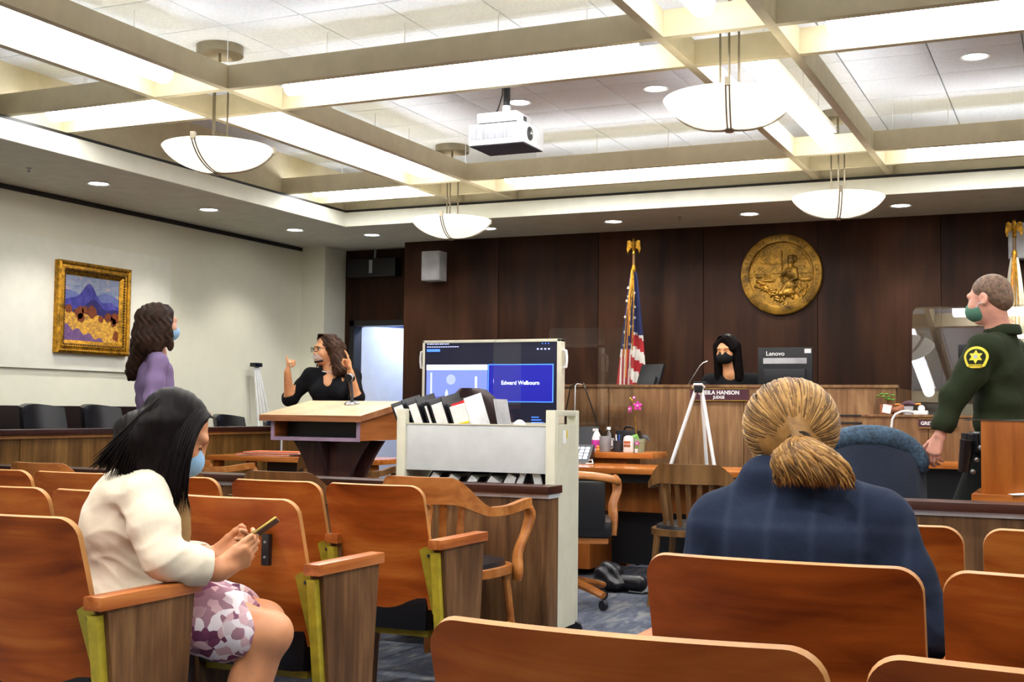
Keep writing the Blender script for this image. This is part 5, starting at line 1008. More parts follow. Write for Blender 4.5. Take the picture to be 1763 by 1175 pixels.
def curl_path(P, amp, turns, ph, rs):
    P = [np.array(p) for p in P]; out = []
    for i, p in enumerate(P):
        t = i/(len(P)-1); a = ph+turns*2*PI*t; k = amp*min(1, t*2.5); out.append(p+k*np.array((math.cos(a), math.sin(a)*.8, .3*math.sin(a*1.3))))
    return out
# ------------------------------------------------------------------ seated woman in cream jacket with a phone, turned towards the aisle
def lady():
    loc = (-2.58, 2.99, 0); t = thing('person', 'seated woman in cream jacket and floral skirt looking down at a phone', 'person', loc); rs = random.Random(11)
    yw = -.934; Rb = basis(yw); r, f, z = Rb[:, 0], Rb[:, 1], V3(0, 0, 1)
    HC = V3(-2.487, 3.020, 1.068); B = basis(yw+.05, -.55, .05); hp, P = head_prims(HC, B, .98, True, V3(-2.555, 2.985, .945))
    shR, shL = V3(-2.462, 2.872, .888), V3(-2.70, 3.085, .893); elR, wrR = V3(-2.345, 2.815, .722), V3(-2.251, 2.940, .682); elL, wrL = V3(-2.63, 3.165, .68), V3(-2.375, 3.045, .70)
    kR, aR = V3(-2.185, 3.09, .482), V3(-2.285, 3.05, .10); kL, aL = V3(-2.30, 3.23, .485), V3(-2.40, 3.22, .10)
    hR = hand(wrR, f*.85+z*.42-r*.12, -r*.8+z*.55, z*.9-f*.2, ((.45, .65, .4), (.55, .75, .4), (.65, .8, .45), (.7, .8, .5)), (.25, .9, .1), 1.0)
    hL = hand(wrL+f*.02, f*.8+r*.30+z*.38, r*.8+z*.5, z*.9-f*.2, ((.5, .7, .4), (.6, .7, .4), (.7, .8, .4), (.8, .8, .4)), (.3, .9, .2), .97)
    legs = chain([(-2.50, 2.96, .53), (-2.34, 3.03, .525), tuple(kR)], [.086, .080, .062])+chain([tuple(kR), (-2.235, 3.07, .28), tuple(aR)], [.060, .052, .034])+[E(V3(-2.245, 3.06, .31), (.05, .05, .10)), E(kR+f*.012+z*.004, (.058, .058, .056)), K(aR, aR+f*.10-z*.05, .034, .03)]
    legs += chain([(-2.60, 3.08, .53), (-2.46, 3.16, .525), tuple(kL)], [.086, .080, .064])+chain([tuple(kL), (-2.36, 3.23, .28), tuple(aL)], [.060, .054, .036])+[K(aL, aL+f*.10-z*.05, .034, .03)]
    solid('body', [(hp+[K((-2.555, 2.985, .945), (-2.58, 2.97, .87), .06, .10)], .005), (legs, .006), ([K(wrR-f*.03, wrR, .030, .027), K(wrR, wrR+f*.03+z*.01, .027, .024)]+hR, .003), ([K(wrL-f*.02, wrL, .030, .027), K(wrL, wrL+f*.03, .027, .024)]+hL, .003)], 'skin_a', t, loc)
    jk = [E((-2.58, 2.99, .585), (.165, .150, .11), Rb), E((-2.59, 2.988, .67), (.150, .135, .12), Rb), E((-2.606, 2.970, .79), (.160, .148, .14), Rb), E((-2.588, 2.968, .885), (.165, .122, .085), Rb),
          K(shL, shR, .06, .06), K((-2.55, 2.985, .945), shR+z*.015, .052, .046), K((-2.55, 2.985, .945), shL+z*.015, .052, .046),
          *chain([shR-z*.01, V3(-2.405, 2.838, .81), elR], [.070, .070, .060], .02), *chain([elR, (elR+wrR)/2-z*.002, wrR], [.060, .055, .050], .015),
          *chain([shL, V3(-2.68, 3.13, .80), elL], [.066, .062, .054], .025), *chain([elL, wrL], [.054, .042], .02)]
    cut = [K(wrR+f*.016, wrR+f*.1+z*.02, .060, .08, .012, None, 's'), K(wrL+f*.016, wrL+f*.08+z*.02, .055, .07, .012, None, 's'), E(V3(-2.52, 3.01, .975), (.07, .075, .05), Rb, .012, 's')]
    ar = np.array(elR-shR); ar /= np.linalg.norm(ar); fo = np.array(wrR-elR); fo /= np.linalg.norm(fo)
    wr = wr_mask([((.3, .5, 1), 40, .0014, 0, (1, .3, 0), 13, 1.6), ((.6, -.3, .8), 95, .0006, 1, (0, 1, .4), 23, 2.0)],
                 [(tuple(elR), .085, tuple(ar*.6+fo*.5), 100, .0065, 1.3), (tuple(wrR-fo*.08), .06, tuple(fo), 105, .0055, 1.1), (tuple(shR-z*.03), .10, tuple(ar+f*.4), 72, .0055, 1.5), (tuple(elR-ar*.09), .07, tuple(ar*.9+r*.3), 90, .005, 1.2), ((-2.50, 2.86, .76), .12, (.1, .0, 1), 78, .0065, 1.0), ((-2.56, 2.87, .66), .10, (.2, .1, 1), 80, .005, 1.0), ((-2.52, 2.93, .93), .08, tuple(r*.8+z*.3), 70, .004, .8)])
    jo = solid('jacket', [(jk+cut, .0048)], 'cream_jacket', t, loc, wr)
    m = lambda: MB(loc)
    def front(s, zz): return V3(-2.59, 2.98, zz)+f*(.135+s)+r*.075
    m().tube([front(-.05, .935)+r*.04, front(-.02, .90)+r*.035, front(.0, .84)+r*.02, front(.005, .77), front(-.005, .70), front(-.01, .64)], [(.005, .014), (.006, .024), (.006, .026), (.006, .024), (.006, .022), (.005, .016)], 8, flat=tuple(r)).obj('lapel', 'cream_lining', jo)
    sk = [E((-2.57, 3.0, .535), (.175, .165, .09), Rb), *chain([V3(-2.50, 2.97, .53), V3(-2.37, 3.03, .525), V3(-2.265, 3.06, .505)], [.104, .100, .094]), *chain([V3(-2.60, 3.08, .53), V3(-2.47, 3.15, .525), V3(-2.37, 3.20, .505)], [.104, .100, .094]), K((-2.40, 3.05, .50), (-2.46, 3.13, .50), .085, .085), K((-2.31, 3.06, .45), (-2.40, 3.18, .45), .05, .05, .05)]
    cut2 = [K(kR+f*.035-z*.12, kR+f*.0+z*.12, .075, .075, .006, None, 's'), K(kL+f*.035-z*.12, kL+z*.12, .075, .075, .006, None, 's'), K(kR+f*.0-z*.14+r*.1, kL-r*.1-z*.14, .06, .06, .006, None, 's')]
    solid('skirt', [(sk+cut2, .005)], 'floral_skirt', t, loc, wr_mask([((.8, .2, .3), 50, .002, 0, (0, 1, 0), 12, 1.2)], []))
    for a in (aR, aL): solid('shoe', [([K(a-f*.02-z*.055, a+f*.12-z*.068, .036, .028)], .006)], 'black_plastic', t, loc)
    solid('mask', [([E(P(0, .050, -.052), (.067, .080, .060), B), E(P(0, .0, -.02), (.09, .046, .10), B, .004, 's')], .004)], 'mask_blue', t, loc)
    m().tube([P(.056, .045, -.045), P(.07, .02, -.02), P(.082, -.005, .01)], .002, 5).obj('mask_loop', 'mask_blue', t)
    eyes(P, B, t, loc, closed=True)
    # hair: crown shell, a curtain beside the face and a sweep over the back of the shoulder
    W = lambda a, b, c: HC+r*a+f*b+z*c
    hs = [E(P(0, -.024, .045), (.083, .101, .085), B), K(W(.070, -.005, .03), W(.080, .0, -.16), .034, .022, .03), K(W(.070, -.04, .03), W(.080, -.03, -.16), .042, .028, .03), K(W(.055, -.085, .02), W(.070, -.09, -.10), .042, .028, .04), K(W(.06, -.11, -.02), W(.065, -.20, -.085), .040, .014, .04), K(W(.0, -.12, .0), W(.0, -.14, -.10), .06, .03, .05),
          K(W(-.075, -.01, .03), W(-.08, .0, -.15), .042, .028, .04), E(P(0, .10, -.02), (.085, .062, .115), B, .015, 's')]
    ho = solid('hair', [(hs, .005)], 'hair_black', t, loc, lambda X, Y, Z: .0010*np.sin(150*(f[0]*X+f[1]*Y)+3*np.sin(9*Z))+.0008*np.sin(330*(f[0]*X+f[1]*Y)+4*np.sin(12*Z)))
    paths = []; j = lambda a: rs.uniform(-a, a)
    for k in range(640):
        u = rs.random(); side = 1 if rs.random() < .8 else -1; s0 = P(.004+j(.006), .070-.155*u, .120-.06*abs(u-.35))
        if u < .60:
            b_ = .030-.13*u; e = W(side*(.098+j(.012)), b_+j(.02), -.19+j(.03)-.02*rs.random()); c1 = P(side*.085, .045-.12*u, .115); c2 = W(side*.125, b_+.01, -.02)
        else:
            v = (u-.6)/.4; e = W(side*(.075+j(.02)), -.11-.11*v+j(.02), -.10+j(.02)+.01*v-.06*(1-v)); c1 = P(side*.085, -.10, .12); c2 = W(side*.105, -.11-.03*v, .0)
        paths.append(bez(s0, c1, c2, e, 12))
    for k in range(22):
        b_ = rs.uniform(-.05, .03); e = W(.09+j(.02), b_+.02, -.225+j(.03)); paths.append(bez(P(.06, .03, .07), W(.118, b_, .0), W(.11, b_, -.10), e+f*j(.02), 11))
    for k in range(16):
        e = W(.07+j(.015), -.215+j(.025), -.098+j(.01)); paths.append(bez(P(.03, -.09, .08), W(.10, -.12, .02), W(.085, -.15, -.05), e, 11))
    strands('hair_strands', paths, .0032, 'hair_black', ho, loc)['kind'] = 'stuff'
lady()
ph = thing('smartphone', 'dark smartphone with gold edge held by the woman in cream', 'phone', (-2.200, 3.045, .779))
Tm = Matrix(basis(-.934, .62, -.28).tolist()).to_4x4()
MB().box(-.036, .036, -.075, .075, -.004, .003, M=Tm, bev=.0025).obj('frame', 'brass', ph); MB().box(-.034, .034, -.073, .073, .003, .0042, M=Tm).obj('screen', 'black_plastic', ph); MB().box(-.034, .034, -.073, .073, -.0052, -.004, M=Tm).obj('back', 'dark_grey', ph)
# ------------------------------------------------------------------ man with a ponytail in a blue checked suit
def man():
    loc = (-.57, 2.82, 0); t = thing('person', 'man with blond ponytail in a blue checked suit seen from behind', 'person', loc); rs = random.Random(5)
    HC = V3(-.605, 2.885, 1.085); B = basis(.22, -.50, 0); hp, P = head_prims(HC, B, 1.0, True, V3(-.59, 2.83, .98), 1.02)
    elR, wrR = V3(-.30, 2.80, .69), V3(-.42, 3.03, .62); elL, wrL = V3(-.785, 2.85, .66), V3(-.68, 3.08, .62)
    hR = hand(wrR, V3(-.5, .8, 0), V3(-.3, 0, -1), V3(-.7, -.4, .2)); hL = hand(wrL, V3(.5, .8, 0), V3(.3, 0, -1), V3(.7, -.4, .2))
    solid('body', [(hp, .005), ([K(elR, wrR, .03, .026)]+hR, .004), ([K(elL, wrL, .03, .026)]+hL, .004)], 'skin_b', t, loc)
    jk = [E((-.57, 2.82, .60), (.205, .150, .16)), E((-.57, 2.81, .74), (.212, .14, .18)), E((-.575, 2.80, .86), (.205, .118, .11)), K((-.745, 2.80, .895), (-.40, 2.80, .915), .062, .062, .03), K((-.61, 2.825, .985), (-.75, 2.80, .925), .055, .042, .03), K((-.565, 2.825, .985), (-.40, 2.80, .945), .055, .042, .03),
          *chain([V3(-.762, 2.80, .888), V3(-.775, 2.81, .78), elL], [.064, .062, .056], .025), *chain([elL, wrL], [.058, .045]), *chain([V3(-.385, 2.80, .908), V3(-.345, 2.795, .80), elR], [.064, .062, .054], .025), *chain([elR, wrR], [.056, .045]),
          K((-.655, 2.815, 1.0), (-.53, 2.815, 1.005), .052, .05, .03)]
    cut = [E((-.605, 2.92, 1.03), (.066, .06, .06), None, .015, 's'), K(wrR, wrR+V3(-.06, .09, 0), .05, .06, .004, None, 's'), K(wrL, wrL+V3(.06, .09, 0), .05, .06, .004, None, 's')]
    jo = solid('suit_jacket', [(jk+cut, .006)], 'blue_suit', t, loc, wr_mask([((.5, .3, 1), 26, .0014, 0, (1, 0, 0), 9, 1.8)], [((-.37, 2.70, .76), .12, (.8, 0, .7), 60, .005, 1.2), ((-.78, 2.72, .74), .11, (-.7, 0, .8), 60, .004, 1.2), ((-.57, 2.66, .90), .10, (0, 0, 1), 60, .0018, .8), ((-.57, 2.66, .79), .10, (.1, 0, 1), 60, .0016, .8), ((-.30, 2.76, .72), .07, (.3, 0, 1), 80, .005, 1)]))
    tr = [E((-.57, 2.88, .54), (.20, .18, .10)), *chain([V3(-.66, 2.92, .54), V3(-.69, 3.28, .50)], [.10, .075]), *chain([V3(-.69, 3.28, .50), V3(-.69, 3.22, .10)], [.07, .055]), *chain([V3(-.48, 2.92, .54), V3(-.44, 3.28, .50)], [.10, .075]), *chain([V3(-.44, 3.28, .50), V3(-.44, 3.22, .10)], [.07, .055])]
    solid('trousers', [(tr, .010)], 'blue_suit', t, loc)
    for x in (-.69, -.44): solid('shoe', [([K((x, 3.2, .045), (x, 3.36, .035), .043, .034)], .008)], 'black_leather', t, loc)
    solid('shirt_collar', [([K((-.65, 2.84, 1.03), (-.55, 2.84, 1.035), .03, .03)], .006)], 'white_shirt', t, loc)
    # hair drawn back into a knot, loose curls below it
    KN = V3(-.560, 2.765, 1.082)
    hs = [E(P(0, -.014, .034), (.101, .110, .097), B), E(P(0, -.045, -.008), (.080, .062, .070), B, .02), K(P(0, -.09, .02), KN, .03, .016, .03), E(P(0, .09, -.02), (.1, .06, .13), B, .03, 's'), E(P(-.09, .02, -.055), (.05, .06, .06), B, .02, 's'), E(P(.085, .02, -.045), (.035, .05, .05), B, .02, 's')]
    ho = solid('hair', [(hs+[E((-.522, 2.738, 1.040), (.066, .036, .034)), E((-.575, 2.742, 1.035), (.036, .028, .022))], .006)], 'hair_blond', t, loc, lambda X, Y, Z: .0016*np.sin(220*X+60*Z+3*np.sin(30*Y)))
    paths = []; o_ = P(0, -.014, .034); rad = V3(.1055, .1145, .1015); Bi = np.linalg.inv(B); uk = (Bi @ (KN-o_))/rad; uk /= np.linalg.norm(uk)
    while len(paths) < 640:
        v = np.array([rs.gauss(0, 1) for _ in range(3)]); v /= np.linalg.norm(v); dt = float(v @ uk)
        if dt > .93 or v[1] > .75 or (v[2] < -.35 and v[1] > -.1): continue
        om = math.acos(max(-1, min(1, dt))); lift = 1.0+rs.uniform(0, .025); pp = []
        for i in range(11):
            tt = i/10*.97; w_ = (math.sin((1-tt)*om)*v+math.sin(tt*om)*uk)/math.sin(om); pp.append(o_+B @ (w_*rad*(lift+.02*math.sin(PI*tt)*rs.uniform(.2, 1))))
        pp[-1] = pp[-1]*.4+KN*.6; paths.append(pp)
    for i, mt in enumerate(('hair_blond', 'hair_light', 'hair_ash')): strands('hair_strands', paths[i::3], .0030, mt, ho, loc)['kind'] = 'stuff'
    paths = []; bc = V3(-.528, 2.730, 1.042); br = V3(.088, .052, .050)
    for k in range(330):
        # locks leave the knot, roll over the outside of the bunched tail and tuck in below
        a = rs.uniform(-1.15, 1.15); top = bc+br*V3(.75*math.sin(a)-.2, -.75, .85)*rs.uniform(.95, 1.08); mid = bc+br*V3(1.05*math.sin(a)+.12, -1.0, -.05)*rs.uniform(.95, 1.12); e = bc+br*V3(.95*math.sin(a)+.15, -.55+rs.uniform(-.2, .3), -1.0)*rs.uniform(.8, 1.1)
        paths.append(curl_path(bez(KN+V3(rs.uniform(-.015, .015), -.005, rs.uniform(-.01, .015)), top, mid, e, 14), .007, rs.uniform(.8, 2.2), rs.uniform(0, 6), rs))
    for i, mt in enumerate(('hair_blond', 'hair_light', 'hair_ash', 'hair_blond')): strands('ponytail_curls', paths[i::4], .0036, mt, ho, loc)['kind'] = 'stuff'
    MB(loc).tube([KN+V3(.026*math.cos(a), .012*math.sin(a)-.01, .024*math.sin(a)) for a in [2*PI*k/14 for k in range(15)]], .005, 6).obj('hair_tie', 'hair_dark', ho)
    g = MB(loc); g.tube([P(-.083, -.005, .01), P(-.083, .04, .012), P(-.078, .085, .012)], .0035, 6); g.obj('glasses_temple', 'black_plastic', t)
    MB(loc).tube([P(-.083, -.005, .01), P(-.085, -.022, -.004), P(-.084, -.028, -.022)], .0035, 6).obj('glasses_ear_tip', 'black_plastic', t)
    for sx in (-1, 1): MB(loc).tube([P(sx*.036+.03*math.cos(a), .108, .005+.022*math.sin(a)) for a in [2*PI*k/18 for k in range(19)]], .003, 6).obj('glasses_rim', 'black_plastic', t)
man()
# ------------------------------------------------------------------ standing woman in purple jacket
def purple():
    loc = (-5.29, 6.22, 0); t = thing('person', 'standing woman with long curly hair in a purple jacket seen from behind', 'person', loc); rs = random.Random(21); y = -.72; R = basis(y)
    r, f = R[:, 0], R[:, 1]; c = V3(loc[0], loc[1], 0); q = lambda a, b, z: c+r*a+f*b+V3(0, 0, z)
    B = basis(-.42, -.04, 0); HC = V3(-5.255, 6.22, 1.665); hp, P = head_prims(HC, B, .98, True, q(0, .0, 1.46))
    elR, wrR = q(.235, -.05, 1.19), q(.16, .20, 1.14); elL, wrL = q(-.225, -.03, 1.18), q(-.12, .21, 1.15)
    legs = chain([q(.09, 0, .9), q(.09, .02, .5), q(.09, 0, .08)], [.08, .055, .04])+chain([q(-.09, 0, .9), q(-.09, .02, .5), q(-.09, 0, .08)], [.08, .055, .04])+[K(q(.09, 0, .06), q(.09, .12, .04), .035, .03), K(q(-.09, 0, .06), q(-.09, .12, .04), .035, .03)]
    solid('body', [(hp+[K(q(0, 0, 1.46), q(0, .0, 1.38), .065, .1)], .006), (legs, .01), (hand(wrR, -r*.7+f*.5, V3(0, 0, -1), f), .0045), (hand(wrL, r*.7+f*.5, V3(0, 0, -1), f), .0045)], 'skin_b', t, loc)
    jk = [E(q(0, .0, 1.05), (.175, .125, .09), R), E(q(0, 0, 1.16), (.145, .11, .12), R), E(q(0, 0, 1.28), (.165, .12, .13), R), E(q(0, 0, 1.37), (.165, .105, .09), R), K(q(-.155, -.005, 1.420), q(.155, -.005, 1.420), .05, .05), K(q(0, -.01, 1.485), q(.14, 0, 1.435), .052, .042), K(q(0, -.01, 1.485), q(-.14, 0, 1.435), .052, .042), K(q(-.1, .0, 1.02), q(.1, 0, 1.02), .1, .1),
          *chain([q(.175, -.005, 1.415), q(.205, -.03, 1.30), elR], [.056, .057, .052]), *chain([elR, wrR], [.05, .038]), *chain([q(-.175, -.005, 1.415), q(-.20, -.02, 1.30), elL], [.056, .057, .052]), *chain([elL, wrL], [.05, .038])]
    solid('jacket', [(jk+[E(q(0, 0, .90), (.3, .3, .085), None, .01, 's')], .007)], 'purple_jacket', t, loc, wave_wr([((.4, .3, 1), 40, .0022, 0, (1, 0, 0), 13, 1.8), ((1, .5, .3), 70, .001, 1, (0, 0, 1), 20, 2)]))
    solid('skirt', [([E(q(0, 0, .95), (.165, .12, .12), R), K(q(0, 0, .9), q(0, .01, .56), .15, .14, .05, (f, 1.35))], .009)], 'navy_skirt', t, loc)
    for s in (-1, 1): solid('shoe', [([K(q(s*.09, -.03, .035), q(s*.09, .14, .03), .036, .03)], .009)], 'black_leather', t, loc)
    hs = [E(P(0, -.02, .04), (.086, .106, .092), B), K(P(.0, -.085, .02), P(0, -.10, -.12), .085, .075, .05), K(P(0, -.10, -.1), q(-.03, -.13, 1.36), .07, .045, .05), K(q(-.03, -.13, 1.40), q(-.10, -.13, 1.33), .045, .03), K(P(.07, -.01, .0), P(.075, -.03, -.12), .035, .028), K(P(.06, -.04, -.05), P(.065, -.05, -.17), .045, .035), K(P(.078, .01, -.02), P(.085, .035, -.15), .03, .024)]
    ho = solid('hair', [(hs+[E(P(0, .11, -.03), (.06, .06, .13), B, .02, 's')], .008)], 'hair_dark', t, loc, wave_wr([((1, .6, .3), 130, .004, 0, (0, 0, 1), 60, 2.2)])); paths = []
    for k in range(230):
        a = rs.uniform(-1, 1); s0 = P(.03*a, .05-.12*rs.random(), .125-.02*abs(a)); e = q(-.04+.13*a+rs.uniform(-.02, .02)-.03, -.12+rs.uniform(-.03, .05)+.10*max(0, a-.4), 1.36+.13*abs(a)*rs.random()+rs.uniform(-.03, .06)); p = bez(s0, P(.10*a, -.06-.07*(1-abs(a)), .13), P(.10*a, -.10*(1-.6*abs(a))-.03, -.04), e, 22); paths.append(curl_path(p, .010, rs.uniform(2.2, 4), rs.uniform(0, 6), rs))
    strands('hair_curls', paths, .0046, 'hair_dark', ho, loc)['kind'] = 'stuff'
    solid('mask', [([E(P(0, .050, -.050), (.066, .078, .060), B), E(P(0, .0, -.02), (.09, .046, .10), B, .004, 's')], .005)], 'mask_blue', t, loc)
    MB(loc).tube([P(.058, .045, -.04), P(.07, .02, -.015), P(.08, -.005, .01)], .0025, 5).obj('mask_loop', 'mask_blue', t)
purple()
# ------------------------------------------------------------------ interpreter in black with raised hands
def frosted():
    m, nt, b = _base('mask_clear'); b.inputs['Base Color'].default_value = (.9, .92, .95, 1); b.inputs['Roughness'].default_value = .15; b.inputs['Alpha'].default_value = .2
frosted()
def interpreter():
    loc = (-5.52, 8.62, 0); t = thing('person', 'sign interpreter in black top with raised hands and clear mask', 'person', loc); rs = random.Random(31); y = 3.55; R = basis(y); r, f = R[:, 0], R[:, 1]; c = V3(loc[0], loc[1], 0); q = lambda a, b, z: c+r*a+f*b+V3(0, 0, z)
    B = basis(2.66, -.02, .04); HC = V3(-5.545, 8.57, 1.612); hp, P = head_prims(HC, B, 1.0, True, q(0, .02, 1.44))
    shR, shL = q(.17, 0, 1.40), q(-.17, 0, 1.40); elR, wrR = V3(-5.845, 8.50, 1.215), V3(-5.80, 8.40, 1.43); elL, wrL = V3(-5.235, 8.54, 1.225), V3(-5.235, 8.44, 1.43)
    away = V3(-.41, .91, 0); lft = V3(-.91, -.41, 0)
    hR = hand(wrR, V3(.15, -.05, 1), -lft*.9+away*.2, V3(-.25, -.1, .9)+lft*.4, ((1.5, 1.5, .9),)*4, (.35, 1.0, -.25), 1.0, 0); hL = hand(wrL, V3(-.12, 0, 1), lft, lft*.3+V3(0, -.2, .6), ((.15, .2, .2), (1.3, 1.4, .8), (1.4, 1.4, .8), (1.5, 1.4, .8)), (1.0, .7, .1), 1.0)
    legs = chain([q(.09, 0, .9), q(.09, .02, .5), q(.09, 0, .08)], [.085, .06, .042])+chain([q(-.09, 0, .9), q(-.09, .02, .5), q(-.09, 0, .08)], [.085, .06, .042])
    solid('body', [(hp+[K(q(0, .02, 1.44), q(0, .02, 1.34), .07, .11), E(q(0, .02, 1.33), (.15, .105, .09), R)], .0055), (legs, .012), (chain([shR, elR, wrR], [.05, .043, .028])+hR, .004), (chain([shL, elL, wrL], [.05, .043, .028])+hL, .004)], 'skin_c', t, loc)
    dr = [E(q(0, .015, 1.30), (.185, .135, .13), R), E(q(.07, .09, 1.27), (.085, .075, .08), R), E(q(-.07, .09, 1.27), (.085, .075, .08), R), E(q(0, .01, 1.14), (.17, .13, .14), R), E(q(0, 0, 1.0), (.20, .15, .14), R), K(q(0, 0, .95), q(0, .01, .5), .18, .17, .05, (f, 1.3)), K(shR, shL, .07, .07), K(q(0, .012, 1.445), q(0, .012, 1.42), .072, .085, .03),
          *chain([shR, elR*.9+shR*.1, elR], [.066, .06, .058]), *chain([shL, elL*.9+shL*.1, elL], [.066, .06, .058]), K(elR, elR*.8+wrR*.2, .056, .05), K(elL, elL*.8+wrL*.2, .056, .05)]
    cut = [E(q(.015, .15, 1.365), (.035, .09, .048), R, .006, 's'), E(q(-.105, .11, 1.405), (.016, .09, .045), R, .006, 's'), K(elR*.72+wrR*.28, wrR, .06, .06, .006, None, 's'), K(elL*.72+wrL*.28, wrL, .06, .06, .006, None, 's'), E(q(0, .01, 1.51), (.1, .1, .06), None, .01, 's')]
    do = solid('dress', [(dr+cut, .0065)], 'black_dress', t, loc, wave_wr([((.4, .3, 1), 34, .002, 0, (1, 0, 0), 13, 1.8)]))
    for k in range(15):
        a = -1.25+2.5*k/14; p = q(.082*math.sin(a), .012+.088*math.cos(a), 1.455-.022*math.cos(a))-np.array(loc); MB().lathe([(0, -.006), (.005, -.003), (.006, 0), (.005, .003), (0, .006)], 8, tuple(p)).obj('bead', 'white_plastic', do)
    for s in (-1, 1): solid('shoe', [([K(q(s*.09, -.03, .04), q(s*.09, .14, .035), .04, .033)], .01)], 'black_leather', t, loc)
    hs = [E(P(0, -.025, .042), (.090, .108, .092), B), K(P(.085, -.03, .02), P(.10, -.05, -.15), .055, .05, .04), K(P(-.085, -.03, .02), P(-.115, -.05, -.16), .06, .055, .04), K(P(0, -.1, .0), P(0, -.10, -.14), .08, .07, .05), E(P(0, .105, -.02), (.068, .07, .15), B, .02, 's')]
    ho = solid('hair', [(hs, .008)], 'hair_brown', t, loc, wave_wr([((1, .6, .3), 120, .004, 0, (0, 0, 1), 60, 2.2)])); paths = []
    for k in range(260):
        s = -1 if rs.random() < .6 else 1; s0 = P(.01*s, .07-.14*rs.random(), .13); e = P(s*rs.uniform(.05, .16), rs.uniform(-.12, .02), rs.uniform(-.24, -.10)); p = bez(s0, P(s*.09, .06-.12*rs.random(), .13), P(s*.14, rs.uniform(-.1, .02), -.0), e, 22); paths.append(curl_path(p, .010, rs.uniform(3, 5), rs.uniform(0, 6), rs))
    strands('hair_curls', paths, .0042, 'hair_brown', ho, loc)['kind'] = 'stuff'
    eyes(P, B, t, loc)
    MB(loc).tube([P(-.02, .093, -.070), P(0, .0985, -.069), P(.02, .093, -.070)], [(.002, .003), (.006, .004), (.002, .003)], 8).obj('lips', 'terracotta', t)
    solid('clear_mask', [([E(P(0, .060, -.055), (.054, .066, .05), B), E(P(0, .052, -.055), (.051, .066, .047), B, .004, 's'), E(P(0, .0, -.02), (.09, .075, .10), B, .004, 's')], .004)], 'mask_clear', t, loc)
    MB(loc).tube([P(.050*math.sin(a), .045+.058*math.cos(a), -.098+.012*(1-math.cos(a))) for a in [-1.3+2.6*k/10 for k in range(11)]], [(.004, .010)]*11, 8).obj('mask_rim', 'black_plastic', t)
    for sx in (-1, 1):
        MB(loc).tube([P(sx*.035+.027*math.cos(a), .116-.012*abs(math.cos(a))*(1 if math.cos(a)*sx > 0 else 0), .006+.020*math.sin(a)) for a in [2*PI*k/18 for k in range(19)]], .0026, 6).obj('glasses_rim', 'black_plastic', t)
        MB(loc).tube([P(sx*.062, .104, .012), P(sx*.078, .06, .012), P(sx*.084, .0, .008)], .0025, 6).obj('glasses_temple', 'black_plastic', t)
    MB(loc).tube([P(-.008, .118, .01), P(0, .12, .013), P(.008, .118, .01)], .0025, 6).obj('glasses_bridge', 'black_plastic', t)
interpreter()
